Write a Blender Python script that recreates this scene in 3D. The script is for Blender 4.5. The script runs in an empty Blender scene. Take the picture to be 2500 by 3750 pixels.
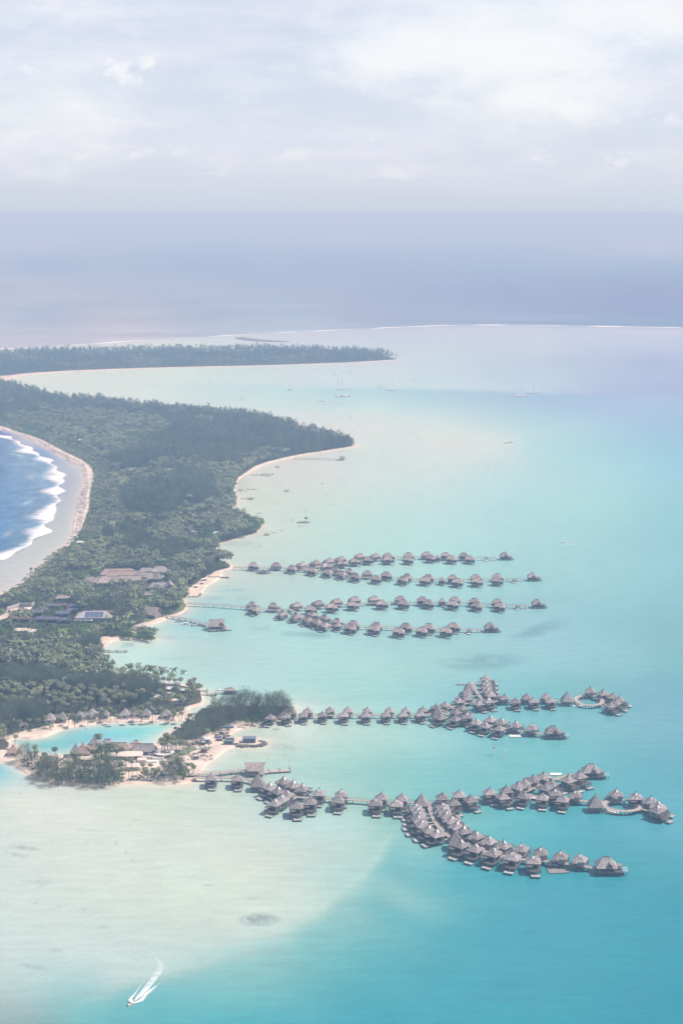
CLOUD_GREY, CLOUD_PALE, CLOUD_WHITE, CLOUD_LOW = (0.365, 0.388, 0.47), (0.435, 0.442, 0.50), (0.53, 0.525, 0.535), (0.338, 0.374, 0.458)
HAZE_COL, HAZE_ABS, HAZE_DENS = (0.385, 0.63, 0.925), (0.555, 0.28, 0.0), 2.3e-4
EXPOSURE = 0.85
BOTTOM_PATCHES = [(950, 3368, 80, 26, 0.0, .75), (1770, 2424, 170, 34, -0.05, .48), (1975, 2306, 120, 26, -0.25, .45), (95, 3105, 60, 8, 0.1, .5), (60, 3130, 45, 7, 0.2, .5), (1120, 2325, 110, 14, 0.05, .5), (960, 2300, 60, 14, 0.05, .3), (470, 2362, 30, 9, -.1, .6), (800, 2700, 30, 7, 0, .5), (1010, 2670, 18, 6, 0, .8), (1030, 2735, 60, 14, .1, .35),
    (600, 2332, 130, 7, 0.06, .4), (780, 2190, 60, 9, 0, .3), (860, 2160, 60, 6, 0, .35), (900, 2190, 50, 5, .1, .3), (620, 2410, 90, 6, 0, .2), (1880, 2200, 260, 30, -.03, .12), (1300, 2560, 240, 18, -.04, .14), (1180, 2830, 200, 22, .0, .10), (380, 3395, 30, 8, 0, .35), (120, 3540, 60, 10, .2, .35), (200, 3480, 40, 8, 0, .25), (1110, 1585, 60, 8, 0, .12), (930, 3290, 30, 8, 0, .3), (880, 1770, 40, 40, 0, .25), (860, 1990, 90, 14, 0, .28), (830, 1950, 60, 10, 0, .3), (640, 2250, 60, 10, -.2, .35), (150, 3230, 80, 8, 0, .25), (700, 2960, 60, 6, 0, .2), (980, 3120, 40, 5, 0, .3), (560, 3180, 50, 5, 0, .25), (330, 3040, 60, 5, .1, .25), (310, 3330, 25, 6, 0, .4), (760, 3240, 30, 5, 0, .35)]
DENOISE = True
OCEAN = [(100,497,0.06,0.1,0.18),(800,497,0.06,0.1,0.18),(1500,497,0.06,0.1,0.18),(100,520,0.06,0.1,0.18),(800,520,0.06,0.1,0.18),(1500,520,0.06,0.1,0.18),(100,550,0.3,0.33,0.36),(800,550,0.3,0.33,0.36),(1500,552,0.3,0.33,0.36),(1500,568,0.3,0.33,0.36),(800,562,0.05,0.085,0.15),(100,600,0.05,0.085,0.15),(450,600,0.05,0.085,0.15),(800,605,0.05,0.085,0.15),(1150,610,0.05,0.085,0.15),(1500,600,0.05,0.085,0.15),(100,660,0.2873,0.2923,0.3098),(450,660,0.1994,0.2085,0.2493),(800,660,0.1462,0.158,0.2328),(1150,660,0.0856,0.0589,0.1786),(1500,660,0.0463,0.006,0.1082),(100,720,0.1831,0.2125,0.2662),(450,715,0.1834,0.2192,0.2742),(800,715,0.1623,0.1922,0.2533),(1150,715,0.1303,0.159,0.255),(1500,715,0.077,0.081,0.2013),(60,775,0.3092,0.3132,0.35),(300,765,0.3477,0.3273,0.35),(700,747,0.2361,0.3063,0.35),(1500,742,0.088,0.1398,0.2382)]  # pale band near the horizon: a cloud reflection painted into the sea colour
LAGOON_1 = [(640,782,0.3851,0.4278,0.4372),(850,772,0.3454,0.3976,0.4389),(1000,770,0.3483,0.4045,0.4587),(1250,768,0.3447,0.4052,0.4797),(1500,770,0.35,0.3921,0.4786),(1000,800,0.3471,0.4305,0.441),(1250,800,0.3301,0.4074,0.4584),(1500,800,0.2817,0.3435,0.4703),(950,830,0.3376,0.4327,0.4418),(1150,830,0.2963,0.3864,0.4323),(1300,830,0.2591,0.3361,0.4056),(1500,830,0.2115,0.2552,0.3652),(100,880,0.45,0.52,0.42),(250,868,0.43,0.5,0.42),(420,862,0.4066,0.5166,0.421),(600,862,0.3709,0.4886,0.4327),(750,858,0.3718,0.483,0.4558),(900,860,0.3767,0.4611,0.4359),(1000,860,0.3309,0.4496,0.4448),(1150,860,0.2897,0.3884,0.4334),(1300,860,0.27,0.3588,0.4196),(1500,860,0.2217,0.2888,0.4117),(300,890,0.42,0.5,0.42),(500,876,0.3688,0.4885,0.4186),(700,880,0.3638,0.4551,0.4316),(900,886,0.3358,0.4529,0.4449),(1100,892,0.3316,0.4354,0.4547),(1240,895,0.2801,0.3842,0.4495),(1320,900,0.254,0.3254,0.4171),(1500,890,0.2024,0.2542,0.378)]
LAGOON_2 = [(300,895,0.42,0.5,0.42),(500,900,0.3398,0.4715,0.4199),(620,912,0.3271,0.4728,0.4117),(750,905,0.2803,0.4354,0.409),(900,905,0.25,0.4074,0.4143),(1000,910,0.2316,0.3787,0.401),(1150,915,0.2068,0.3203,0.3972),(1300,915,0.1923,0.3006,0.4024),(1500,915,0.2042,0.2912,0.4212),(700,935,0.3411,0.4672,0.4151),(850,935,0.3364,0.4801,0.4188),(1000,938,0.2837,0.4308,0.4149),(1150,940,0.2311,0.3631,0.4096),(1300,940,0.1995,0.319,0.4063),(1500,940,0.1998,0.3139,0.4252),(700,965,0.402,0.4545,0.4035),(850,975,0.4219,0.4617,0.4044),(1000,975,0.3908,0.4775,0.4146),(1150,975,0.2876,0.4351,0.3967),(1300,980,0.2377,0.3908,0.4109),(1500,980,0.1778,0.3083,0.4001),(850,1020,0.3744,0.4589,0.3972),(950,1030,0.392,0.4512,0.3995),(1050,1025,0.4184,0.4613,0.4023),(1150,1018,0.3806,0.4513,0.4033),(1220,1025,0.2681,0.4281,0.4022),(1350,1030,0.2104,0.3875,0.4018),(1500,1030,0.1625,0.3393,0.3897),(700,1090,0.3822,0.4162,0.3573),(800,1090,0.3769,0.4353,0.3803),(900,1090,0.3595,0.4498,0.3958),(1000,1090,0.3571,0.456,0.4049),(1100,1090,0.3134,0.4476,0.4003),(1250,1090,0.2516,0.4181,0.397),(1380,1090,0.2146,0.3958,0.4008),(1500,1090,0.1734,0.3675,0.4031),(600,1140,0.3476,0.4043,0.3247),(750,1150,0.3401,0.4326,0.3514),(900,1160,0.2981,0.4442,0.3815),(1050,1160,0.2774,0.4262,0.3891),(1200,1160,0.2287,0.4097,0.3846),(1350,1160,0.214,0.4045,0.3768),(1500,1160,0.1568,0.3521,0.3549),(580,1240,0.3316,0.4249,0.3499),(750,1230,0.2965,0.4327,0.3572),(900,1235,0.2567,0.4279,0.3647),(1050,1225,0.2534,0.4232,0.382),(1200,1230,0.2096,0.3849,0.3604),(1350,1230,0.1865,0.3643,0.3567),(1500,1240,0.1459,0.333,0.3446),(580,1340,0.2692,0.3718,0.3174),(760,1345,0.2491,0.3937,0.3515),(950,1350,0.2278,0.4097,0.3723),(1120,1352,0.1874,0.3669,0.347),(1350,1310,0.1717,0.3538,0.3465),(1500,1330,0.1428,0.3307,0.3386),(560,1430,0.2246,0.3875,0.3441),(450,1415,0.1471,0.354,0.3545),(650,1450,0.2359,0.4109,0.3734),(850,1475,0.2128,0.3808,0.3551),(1050,1480,0.1855,0.3517,0.3407),(1200,1445,0.1687,0.3251,0.3395),(1350,1430,0.1379,0.3117,0.3287),(1500,1430,0.1135,0.2749,0.287),(310,1480,0.3268,0.4746,0.4223),(450,1500,0.2517,0.3772,0.3383),(620,1510,0.2447,0.3992,0.3532),(800,1530,0.2321,0.4065,0.3565),(950,1545,0.1939,0.3662,0.3291),(1100,1545,0.1574,0.338,0.3303),(1250,1530,0.1472,0.3267,0.3345),(1400,1530,0.1303,0.3054,0.323),(1520,1530,0.1007,0.2736,0.2794),(560,1575,0.2389,0.4186,0.3799),(750,1590,0.2061,0.3868,0.3368),(900,1600,0.1856,0.3885,0.3441),(1000,1590,0.1516,0.3383,0.3381),(1230,1575,0.1047,0.2922,0.2988),(1330,1560,0.107,0.2829,0.2789),(1500,1580,0.0875,0.2429,0.2813),(640,1675,0.3766,0.4744,0.4147),(600,1690,0.2446,0.3675,0.2936),(750,1680,0.2795,0.4041,0.3392),(850,1690,0.247,0.4005,0.3445),(950,1690,0.212,0.3869,0.3351),(1040,1690,0.162,0.3533,0.3571),(1150,1720,0.0993,0.2987,0.296),(1380,1670,0.0985,0.2732,0.2891),(1520,1660,0.0897,0.2502,0.2882),(560,1740,0.2672,0.3742,0.3095),(700,1750,0.2251,0.3792,0.3229),(850,1755,0.1632,0.3441,0.2916),(1000,1765,0.1172,0.3173,0.3075),(1150,1770,0.0972,0.2937,0.2899),(1280,1745,0.0798,0.2851,0.2845),(1430,1740,0.0701,0.2462,0.2701),(1530,1760,0.0572,0.227,0.2603),(20,1775,0.0257,0.327,0.367),(40,1812,0.3387,0.4197,0.3675),(150,1830,0.3884,0.4485,0.4024),(300,1840,0.3521,0.4231,0.3442),(450,1835,0.3234,0.4038,0.3297),(560,1850,0.3071,0.393,0.3318),(700,1890,0.291,0.4288,0.3912),(800,1870,0.2465,0.3845,0.3332),(890,1900,0.1718,0.3366,0.2855),(1250,1880,0.0508,0.2548,0.2749),(1350,1890,0.0373,0.2239,0.2612),(1520,1900,0.0517,0.2354,0.2745),(60,1900,0.384,0.4293,0.3726),(250,1920,0.3697,0.4141,0.3573),(450,1920,0.3682,0.4215,0.3567),(650,1930,0.3332,0.4079,0.3522),(780,1930,0.2663,0.3768,0.3301),(880,1950,0.2285,0.3669,0.324),(970,1975,0.1034,0.2843,0.2808),(1040,2000,0.0463,0.2392,0.2575),(1450,1950,0.0323,0.21,0.239),(60,2000,0.357,0.4089,0.3598),(250,2010,0.3713,0.4239,0.3632),(450,2010,0.3703,0.4368,0.3635),(650,2010,0.346,0.4133,0.3473),(780,2015,0.2512,0.3767,0.3343),(880,2030,0.1433,0.3051,0.2879),(980,2040,0.0727,0.253,0.2589),(1150,2050,0.0317,0.2097,0.2418),(1300,2060,0.0242,0.2034,0.2418),(1500,2050,0.0177,0.1897,0.2263),(60,2090,0.3383,0.4039,0.3591),(250,2100,0.3411,0.4071,0.351),(450,2100,0.3498,0.4091,0.3457),(620,2100,0.3512,0.4238,0.363),(740,2100,0.2255,0.3497,0.3103),(820,2110,0.1239,0.2875,0.2781),(920,2120,0.0668,0.2522,0.261),(1100,2130,0.0297,0.2062,0.2385),(1300,2140,0.0236,0.1978,0.2351),(1500,2130,0.0146,0.1861,0.2293),(60,2180,0.318,0.393,0.357),(200,2190,0.3209,0.4,0.3641),(350,2180,0.314,0.3962,0.3564),(500,2190,0.2499,0.3725,0.3378),(600,2190,0.1904,0.3243,0.2982),(720,2190,0.1067,0.2882,0.2789),(900,2200,0.0482,0.2289,0.2441),(1100,2200,0.0293,0.206,0.238),(1300,2220,0.0218,0.1968,0.2316),(1500,2210,0.0146,0.1861,0.2286),(60,2260,0.2595,0.3543,0.3302),(200,2250,0.2227,0.3428,0.3264),(300,2270,0.1958,0.3178,0.298),(420,2260,0.1194,0.2921,0.2892),(550,2270,0.1052,0.2884,0.279),(750,2270,0.0549,0.237,0.2496),(950,2270,0.0313,0.2191,0.2497),(1200,2280,0.0224,0.1936,0.2313),(1500,2280,0.0129,0.1724,0.2192),(60,2335,0.1587,0.2436,0.2273),(200,2325,0.1069,0.2885,0.2818),(350,2320,0.07,0.2614,0.2683),(550,2340,0.0454,0.2466,0.2623),(750,2340,0.035,0.2269,0.2556),(1000,2340,0.0228,0.2034,0.2334),(1250,2340,0.0193,0.1988,0.2342),(1500,2340,0.0097,0.1718,0.2162),(150,1700,0.0362,0.3006,0.3038),(250,1695,0.1032,0.3535,0.4064),(330,1672,0.0628,0.4143,0.3983)]  # the lower corner point has vignette darkening painted into its colour
REEF_FLAT = [(20,990,0.006,0.006,0.268),(60,1015,0.2891,0.2916,0.2973),(110,1035,0.006,0.0716,0.278),(150,1060,0.2217,0.2559,0.2973),(175,1100,0.2357,0.2485,0.2834),(165,1150,0.2467,0.2631,0.2756),(140,1200,0.2739,0.2998,0.2847),(100,1260,0.3041,0.3322,0.2963),(50,1310,0.3287,0.3457,0.3264),(15,1350,0.3277,0.3324,0.3044)]
COVE = [(5,1060,0.0635,0.1178,0.22),(50,1060,0.113,0.1972,0.2789),(5,1120,0.0612,0.1346,0.2581),(60,1120,0.0897,0.1637,0.262),(5,1180,0.057,0.1373,0.2729),(5,1240,0.0292,0.1091,0.2339),(30,1240,0.0645,0.135,0.212)]
SHORE_TINT = (0.56, 0.50, 0.41)
import bpy, bmesh, math, random
import numpy as np
from mathutils import Vector

random.seed(7)
RNG = np.random.default_rng(11)
PI = math.pi
SC = bpy.context.scene
COL = SC.collection

# ------------------------------------------------------------------ camera model (photo pixels, 2500 x 3750, to ground points)
F, HCAM, CX, CY = 5700.0, 365.0, 1250.0, 1875.0
HZ = 778.0                         # the photo row of the horizon
PITCH = math.atan((CY - HZ) / F)
CP, SP = math.cos(PITCH), math.sin(PITCH)

def at(px, py, z=0.0):
    dx, dy = (px - CX) / F, -(py - CY) / F
    d = (dx, CP + dy * SP, -SP + dy * CP)
    t = (z - HCAM) / d[2]
    return Vector((d[0] * t, d[1] * t, z))

def proj(x, y, z=0.0):
    dep = y * CP - (z - HCAM) * SP
    up = y * SP + (z - HCAM) * CP
    return CX + F * x / dep, CY - F * up / dep

def ppm(py):                       # photo pixels per metre for things standing at this row
    return (py - HZ) * CP / HCAM

def zoomed(ox, oy, s):
    return lambda x, y: (ox + x / s, oy + y / s)

ZA = zoomed(900, 2000, 2.6133)
ZB = zoomed(1450, 2000, 2.6133)
ZC = zoomed(1000, 2450, 2.24)
ZD = zoomed(1600, 2430, 2.0907)
ZE = zoomed(700, 2750, 2.24)
ZF = zoomed(1300, 2850, 2.24)
ZG = zoomed(1700, 2750, 1.96)
Z1 = zoomed(0, 2500, 2.24)
Z2 = zoomed(550, 2400, 2.24)
Z3 = zoomed(0, 2150, 2.24)
Z4 = zoomed(400, 2100, 3.136)
Z5 = zoomed(0, 1500, 2.24)
Z6 = zoomed(600, 1500, 1.96)
Z7 = zoomed(680, 2600, 4.9)
ZW = zoomed(350, 3400, 3.92)
DS = 2500.0 / 1568.0
D = lambda x, y: (x * DS, y * DS)

cam_d = bpy.data.cameras.new('camera')
cam = bpy.data.objects.new('camera', cam_d)
COL.objects.link(cam)
cam_d.sensor_fit = 'VERTICAL'
cam_d.sensor_height = 36.0
cam_d.lens = F / 3750.0 * 36.0
cam_d.clip_start = 1.0
cam_d.clip_end = 200000.0
cam.location = (0, 0, HCAM)
cam.rotation_euler = (PI / 2 - PITCH, 0, 0)
SC.camera = cam

# ------------------------------------------------------------------ materials
def srgb(r, g, b):
    f = lambda c: c / 12.92 if c <= 0.04045 else ((c + 0.055) / 1.055) ** 2.4
    return tuple(f(c / 255.0) for c in (r, g, b))

class NT:
    def __init__(self, nt):
        self.nt = nt
    def n(self, t, **kw):
        nd = self.nt.nodes.new(t)
        for k, v in kw.items():
            if k.startswith('i_'):
                nd.inputs[k[2:].replace('_', ' ')].default_value = v
            else:
                setattr(nd, k, v)
        return nd
    def l(self, a, b):
        self.nt.links.new(a, b)
    def math(self, op, a, b=None, c=None, clamp=False):
        nd = self.nt.nodes.new('ShaderNodeMath')
        nd.operation = op
        nd.use_clamp = clamp
        for i, v in enumerate((a, b, c)):
            if v is None:
                continue
            if hasattr(v, 'is_output'):
                self.l(v, nd.inputs[i])
            else:
                nd.inputs[i].default_value = v
        return nd.outputs[0]
    def mix(self, f, a, b, blend='MIX'):
        nd = self.nt.nodes.new('ShaderNodeMix')
        nd.data_type = 'RGBA'
        nd.blend_type = blend
        for i, v in ((0, f), (6, a), (7, b)):
            if hasattr(v, 'is_output'):
                self.l(v, nd.inputs[i])
            else:
                nd.inputs[i].default_value = v if i == 0 else (*v[:3], 1)
        return nd.outputs[2]

def new_mat(name):
    m = bpy.data.materials.new(name)
    m.use_nodes = True
    m.node_tree.nodes.clear()
    t = NT(m.node_tree)
    out = t.n('ShaderNodeOutputMaterial')
    return m, t, out

def mat(name, c1, c2=None, rough=0.8, scale=1.0, detail=4.0, vary=0.18, stretch=(1, 1, 1), attr=None, spec=0.3, contrast=(0.35, 0.65), thin=0.0):
    """Two tones broken up by noise; each object a little lighter or darker than the next."""
    m, t, out = new_mat(name)
    p = t.n('ShaderNodeBsdfPrincipled')
    p.inputs['Roughness'].default_value = rough
    p.inputs['Specular IOR Level'].default_value = spec
    tc = t.n('ShaderNodeTexCoord')
    mp = t.n('ShaderNodeMapping')
    mp.inputs['Scale'].default_value = stretch
    t.l(tc.outputs['Object'], mp.inputs[0])
    oi = t.n('ShaderNodeObjectInfo')
    ad = t.n('ShaderNodeVectorMath', operation='ADD')
    t.l(mp.outputs[0], ad.inputs[0])
    t.l(t.math('MULTIPLY', oi.outputs['Random'], 50.0), ad.inputs[1])
    ns = t.n('ShaderNodeTexNoise')
    ns.inputs['Scale'].default_value = scale
    ns.inputs['Detail'].default_value = detail
    t.l(ad.outputs[0], ns.inputs['Vector'])
    mr = t.n('ShaderNodeMapRange')
    mr.inputs[1].default_value, mr.inputs[2].default_value = contrast
    t.l(ns.outputs[0], mr.inputs[0])
    c2 = c2 or tuple(c * 0.8 for c in c1)
    col = t.mix(mr.outputs[0], c1, c2)
    if attr:
        at_ = t.n('ShaderNodeAttribute', attribute_name=attr)
        col = t.mix(1.0, col, at_.outputs['Color'], 'MULTIPLY')
    k = t.math('MULTIPLY_ADD', oi.outputs['Random'], 2 * vary, 1 - vary)
    vm = t.n('ShaderNodeVectorMath', operation='SCALE')
    t.l(col, vm.inputs[0])
    t.l(k, vm.inputs['Scale'])
    t.l(vm.outputs[0], p.inputs['Base Color'])
    if thin:                              # leaves let some light through
        tl = t.n('ShaderNodeBsdfTranslucent')
        t.l(vm.outputs[0], tl.inputs[0])
        mx = t.n('ShaderNodeMixShader')
        mx.inputs[0].default_value = thin
        t.l(p.outputs[0], mx.inputs[1])
        t.l(tl.outputs[0], mx.inputs[2])
        t.l(mx.outputs[0], out.inputs[0])
    else:
        t.l(p.outputs[0], out.inputs[0])
    return m

M = {}
M['thatch'] = mat('weathered thatch', (0.325, 0.288, 0.278), (0.16, 0.146, 0.147), 0.95, 0.9, 8, 0.24, (1, 1, 1.8), contrast=(0.40, 0.58))
M['thatch_tan'] = mat('newer thatch', (0.335, 0.28, 0.255), (0.18, 0.152, 0.145), 0.95, 0.8, 8, 0.24, (1, 1, 1.8), contrast=(0.40, 0.60))
M['thatch_red'] = mat('reddish thatch', (0.38, 0.28, 0.235), (0.24, 0.175, 0.155), 0.95, 0.8, 5, 0.12)
M['thatch_dark'] = mat('dark thatch', (0.12, 0.10, 0.095), (0.07, 0.06, 0.058), 0.95, 1.4, 5, 0.1)
M['wood'] = mat('grey weathered boards', (0.31, 0.285, 0.265), (0.19, 0.175, 0.165), 0.8, 2.0, 4, 0.15, (1, 1, 6))
M['wood_dark'] = mat('dark stained boards', (0.085, 0.085, 0.085), (0.05, 0.05, 0.052), 0.7, 2.0, 4, 0.15)
M['deck'] = mat('sun bleached deck boards', (0.42, 0.36, 0.31), (0.30, 0.26, 0.23), 0.8, 1.5, 4, 0.1, (4, 1, 1))
M['deck_grey'] = mat('grey deck boards', (0.24, 0.22, 0.20), (0.16, 0.145, 0.135), 0.8, 1.5, 4, 0.1, (4, 1, 1))
M['white'] = mat('white paint', (0.74, 0.72, 0.69), (0.62, 0.60, 0.57), 0.5, 0.8, 3, 0.06)
M['cream'] = mat('cream render', (0.60, 0.52, 0.44), (0.50, 0.43, 0.36), 0.8, 0.5, 3, 0.08)
M['pale_deck'] = mat('salt bleached pale boards', (0.44, 0.425, 0.405), (0.33, 0.32, 0.305), 0.7, 0.8, 3, 0.12)
M['concrete'] = mat('concrete', (0.40, 0.38, 0.36), (0.30, 0.285, 0.27), 0.9, 0.6, 5, 0.08)
M['maroon'] = mat('maroon metal roof', (0.16, 0.085, 0.085), (0.11, 0.06, 0.06), 0.55, 0.6, 3, 0.1)
M['blue_metal'] = mat('blue grey painted steel', (0.15, 0.18, 0.22), (0.11, 0.13, 0.16), 0.55, 0.8, 3, 0.1)
M['blue'] = mat('blue tarpaulin', (0.05, 0.16, 0.42), (0.03, 0.10, 0.30), 0.6, 0.8, 3, 0.1)
M['red'] = mat('faded red paint', (0.45, 0.11, 0.08), (0.35, 0.09, 0.07), 0.6, 0.8, 3, 0.1)
M['glass'] = mat('dark window glass', (0.02, 0.03, 0.04), (0.015, 0.02, 0.03), 0.12, 0.5, 2, 0.0, spec=0.5)
M['skylight'] = mat('white skylight panel', (0.60, 0.60, 0.60), (0.52, 0.52, 0.53), 0.4, 0.6, 2, 0.0)
M['solar'] = mat('solar panel', (0.07, 0.095, 0.19), (0.05, 0.07, 0.15), 0.2, 0.6, 2, 0.1, spec=0.5)  # base blue raised to paint in the reflected sky
M['alu'] = mat('aluminium frame', (0.55, 0.56, 0.58), None, 0.4, 1, 2, 0.0)
M['bark'] = mat('grey bark', (0.22, 0.18, 0.15), (0.13, 0.105, 0.09), 0.9, 2.0, 4, 0.15)
M['palm_leaf'] = mat('palm leaf', (0.125, 0.165, 0.065), (0.22, 0.215, 0.11), 0.36, 0.35, 3, 0.25, spec=0.6, thin=0.3)
M['needle'] = mat('ironwood needle sprays', (0.105, 0.14, 0.082), (0.16, 0.18, 0.115), 0.7, 0.4, 3, 0.2, thin=0.35)
M['leaf'] = mat('broad glossy leaf', (0.05, 0.10, 0.03), (0.09, 0.14, 0.045), 0.5, 0.4, 3, 0.2, spec=0.4, thin=0.3)
M['palm_wood'] = mat('palm canopy far off', (0.9, 0.9, 0.9), (1.1, 1.1, 1.1), 0.36, 0.05, 3, 0.0, attr='Tint', spec=0.6, thin=0.3)
M['needle_wood'] = mat('ironwood canopy far off', (0.9, 0.9, 0.9), (1.1, 1.1, 1.1), 0.7, 0.05, 3, 0.0, attr='Tint', spec=0.2, thin=0.35)
M['sand'] = mat('pale coral sand', (0.63, 0.52, 0.42), (0.44, 0.36, 0.30), 0.9, 0.09, 10, 0.0)
M['soil'] = mat('shaded forest floor', (0.04, 0.05, 0.025), (0.08, 0.075, 0.045), 0.95, 0.05, 8, 0.0)  # floor tone darkened, painting shade into the gaps between trees
M['lawn'] = mat('beach scrub', (0.10, 0.14, 0.05), (0.16, 0.17, 0.08), 0.9, 0.08, 8, 0.0)
M['rubble'] = mat('coral rubble and wrack', (0.52, 0.44, 0.38), (0.17, 0.145, 0.13), 0.95, 0.16, 9, 0.0, contrast=(0.40, 0.60))
M['rock'] = mat('dark coral rock', (0.20, 0.18, 0.165), (0.09, 0.085, 0.08), 0.9, 0.5, 6, 0.1)
M['pile'] = mat('dark wet piles', (0.085, 0.08, 0.075), (0.05, 0.05, 0.05), 0.7, 1.0, 3, 0.1)

# ------------------------------------------------------------------ mesh helpers
class MB:
    def __init__(self):
        self.v, self.f = [], []
    def quad_box(self, c):            # eight corners, bottom four then top four
        o = len(self.v)
        self.v += [tuple(p) for p in c]
        for q in ((0, 3, 2, 1), (4, 5, 6, 7), (0, 1, 5, 4), (1, 2, 6, 5), (2, 3, 7, 6), (3, 0, 4, 7)):
            self.f.append(tuple(o + i for i in q))
        return self
    def box(self, cx, cy, z0, sx, sy, sz, rz=0.0, bev=0.0):
        hx, hy, ca, sa = sx / 2, sy / 2, math.cos(rz), math.sin(rz)
        P = lambda x, y, z: (cx + x * ca - y * sa, cy + x * sa + y * ca, z)
        c = [(-hx, -hy), (hx, -hy), (hx, hy), (-hx, hy)]
        return self.quad_box([P(x, y, z0) for x, y in c] + [P(x, y, z0 + sz) for x, y in c])
    def tube(self, p0, p1, r0, r1=None, n=6):
        r1 = r0 if r1 is None else r1
        p0, p1 = Vector(p0), Vector(p1)
        d = (p1 - p0).normalized()
        a = d.orthogonal().normalized()
        b = d.cross(a)
        o = len(self.v)
        for p, r in ((p0, r0), (p1, r1)):
            for i in range(n):
                t = 2 * PI * i / n
                self.v.append(tuple(p + (a * math.cos(t) + b * math.sin(t)) * r))
        for i in range(n):
            j = (i + 1) % n
            self.f.append((o + i, o + j, o + n + j, o + n + i))
        self.f.append(tuple(o + n + i for i in range(n)))
        self.f.append(tuple(o + i for i in reversed(range(n))))
        return self
    def rings(self, rs, close_top=True, close_bottom=True):   # rs: lists of equally many points, bottom to top
        o, n = len(self.v), len(rs[0])
        for r in rs:
            self.v += [tuple(p) for p in r]
        for k in range(len(rs) - 1):
            for i in range(n):
                j = (i + 1) % n
                self.f.append((o + k * n + i, o + k * n + j, o + (k + 1) * n + j, o + (k + 1) * n + i))
        if close_bottom:
            self.f.append(tuple(o + i for i in reversed(range(n))))
        if close_top:
            b = o + (len(rs) - 1) * n
            self.f.append(tuple(b + i for i in range(n)))
        return self
    def hip(self, cx, cy, w, d, z0, z1, ridge=0.2, flare=0.12, rz=0.0, thick=0.25, depth_ridge=0.2):
        """Hipped thatch: eaves w x d, a ridge along x, sides that sag a little towards the eaves."""
        ca, sa = math.cos(rz), math.sin(rz)
        def ring(hx, hy, z):
            return [(cx + x * ca - y * sa, cy + x * sa + y * ca, z) for x, y in ((-hx, -hy), (hx, -hy), (hx, hy), (-hx, hy))]
        rs = [ring(w / 2 - 0.15, d / 2 - 0.15, z0 - thick), ring(w / 2, d / 2, z0)]
        for t in (0.3, 0.62, 1.0):
            e = t + flare * math.sin(PI * t)
            e = min(e, 1.0)
            rs.append(ring(w / 2 + (ridge / 2 - w / 2) * e, d / 2 + (depth_ridge / 2 - d / 2) * e, z0 + (z1 - z0) * t))
        return self.rings(rs)
    def gable(self, cx, cy, w, d, z0, z1, rz=0.0, over=0.0, thick=0.25):
        """Gable roof, ridge along x; over > 0: the ridge runs past the eaves (swept ends)."""
        ca, sa = math.cos(rz), math.sin(rz)
        P = lambda x, y, z: (cx + x * ca - y * sa, cy + x * sa + y * ca, z)
        o = len(self.v)
        for dz in (0, -thick):
            self.v += [P(-w / 2, -d / 2, z0 + dz), P(w / 2, -d / 2, z0 + dz), P(w / 2 + over, 0, z1 + dz), P(-w / 2 - over, 0, z1 + dz), P(-w / 2, d / 2, z0 + dz), P(w / 2, d / 2, z0 + dz)]
        for q in ((0, 1, 2, 3), (3, 2, 5, 4), (9, 8, 7, 6), (10, 11, 8, 9), (0, 6, 7, 1), (5, 11, 10, 4), (1, 7, 8, 2), (2, 8, 11, 5), (4, 10, 9, 3), (3, 9, 6, 0)):
            self.f.append(tuple(o + i for i in q))
        return self
    def mesh(self, name, m, smooth=False):
        me = bpy.data.meshes.new(name)
        me.from_pydata(self.v, [], self.f)
        me.materials.append(m)
        if smooth:
            me.polygons.foreach_set('use_smooth', [True] * len(me.polygons))
        me.update()
        return me
    def build(self, name, m, parent=None, smooth=False):
        o = bpy.data.objects.new(name, self.mesh(name, m, smooth))
        COL.objects.link(o)
        if parent is not None:
            o.parent = parent
        return o

def tag(o, label=None, cat=None, group=None, kind=None):
    for k, v in (('label', label), ('category', cat), ('group', group), ('kind', kind)):
        if v:
            o[k] = v
    return o

def thing(name, loc, label, cat, group=None, rz=0.0):
    o = bpy.data.objects.new(name, None)
    COL.objects.link(o)
    o.location = loc
    o.rotation_euler = (0, 0, rz)
    o.empty_display_size = 1.0
    return tag(o, label, cat, group)

KIDS = {}
def kids(o):
    return [c for c in o.children]

def dup(root, loc, rz, scale=1.0, label=None, group=None):
    r = root.copy()
    COL.objects.link(r)
    r.location = loc
    r.rotation_euler = (0, 0, rz)
    r.scale = (scale, scale, scale)
    tag(r, label, None, group)
    out = {}
    for c in KIDS[root.name]:
        d = c.copy()
        COL.objects.link(d)
        d.parent = r
        out.setdefault(c.name.split('.')[0], []).append(d)
        for g in KIDS.get(c.name, ()):
            e = g.copy()
            COL.objects.link(e)
            e.parent = d
    return r, out

def freeze(root):                     # remember a prototype's parts and sub-parts
    KIDS[root.name] = list(root.children)
    for c in root.children:
        KIDS[c.name] = list(c.children)

ORD = 'zeroth first second third fourth fifth sixth seventh eighth ninth tenth eleventh twelfth thirteenth fourteenth fifteenth sixteenth'.split()

# ------------------------------------------------------------------ light, sky, air
SUN_DIR = Vector((1.0, 0.04, 0)).normalized() * math.cos(math.radians(54)) + Vector((0, 0, math.sin(math.radians(54))))
sun_d = bpy.data.lights.new('sun', 'SUN')
sun_d.energy = 3.5
sun_d.angle = math.radians(0.6)
sun_d.color = (1.0, 0.95, 0.88)
sun = bpy.data.objects.new('sun', sun_d)
COL.objects.link(sun)
sun.rotation_euler = SUN_DIR.to_track_quat('Z', 'Y').to_euler()
sun.location = (0, 0, 2000)

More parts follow.
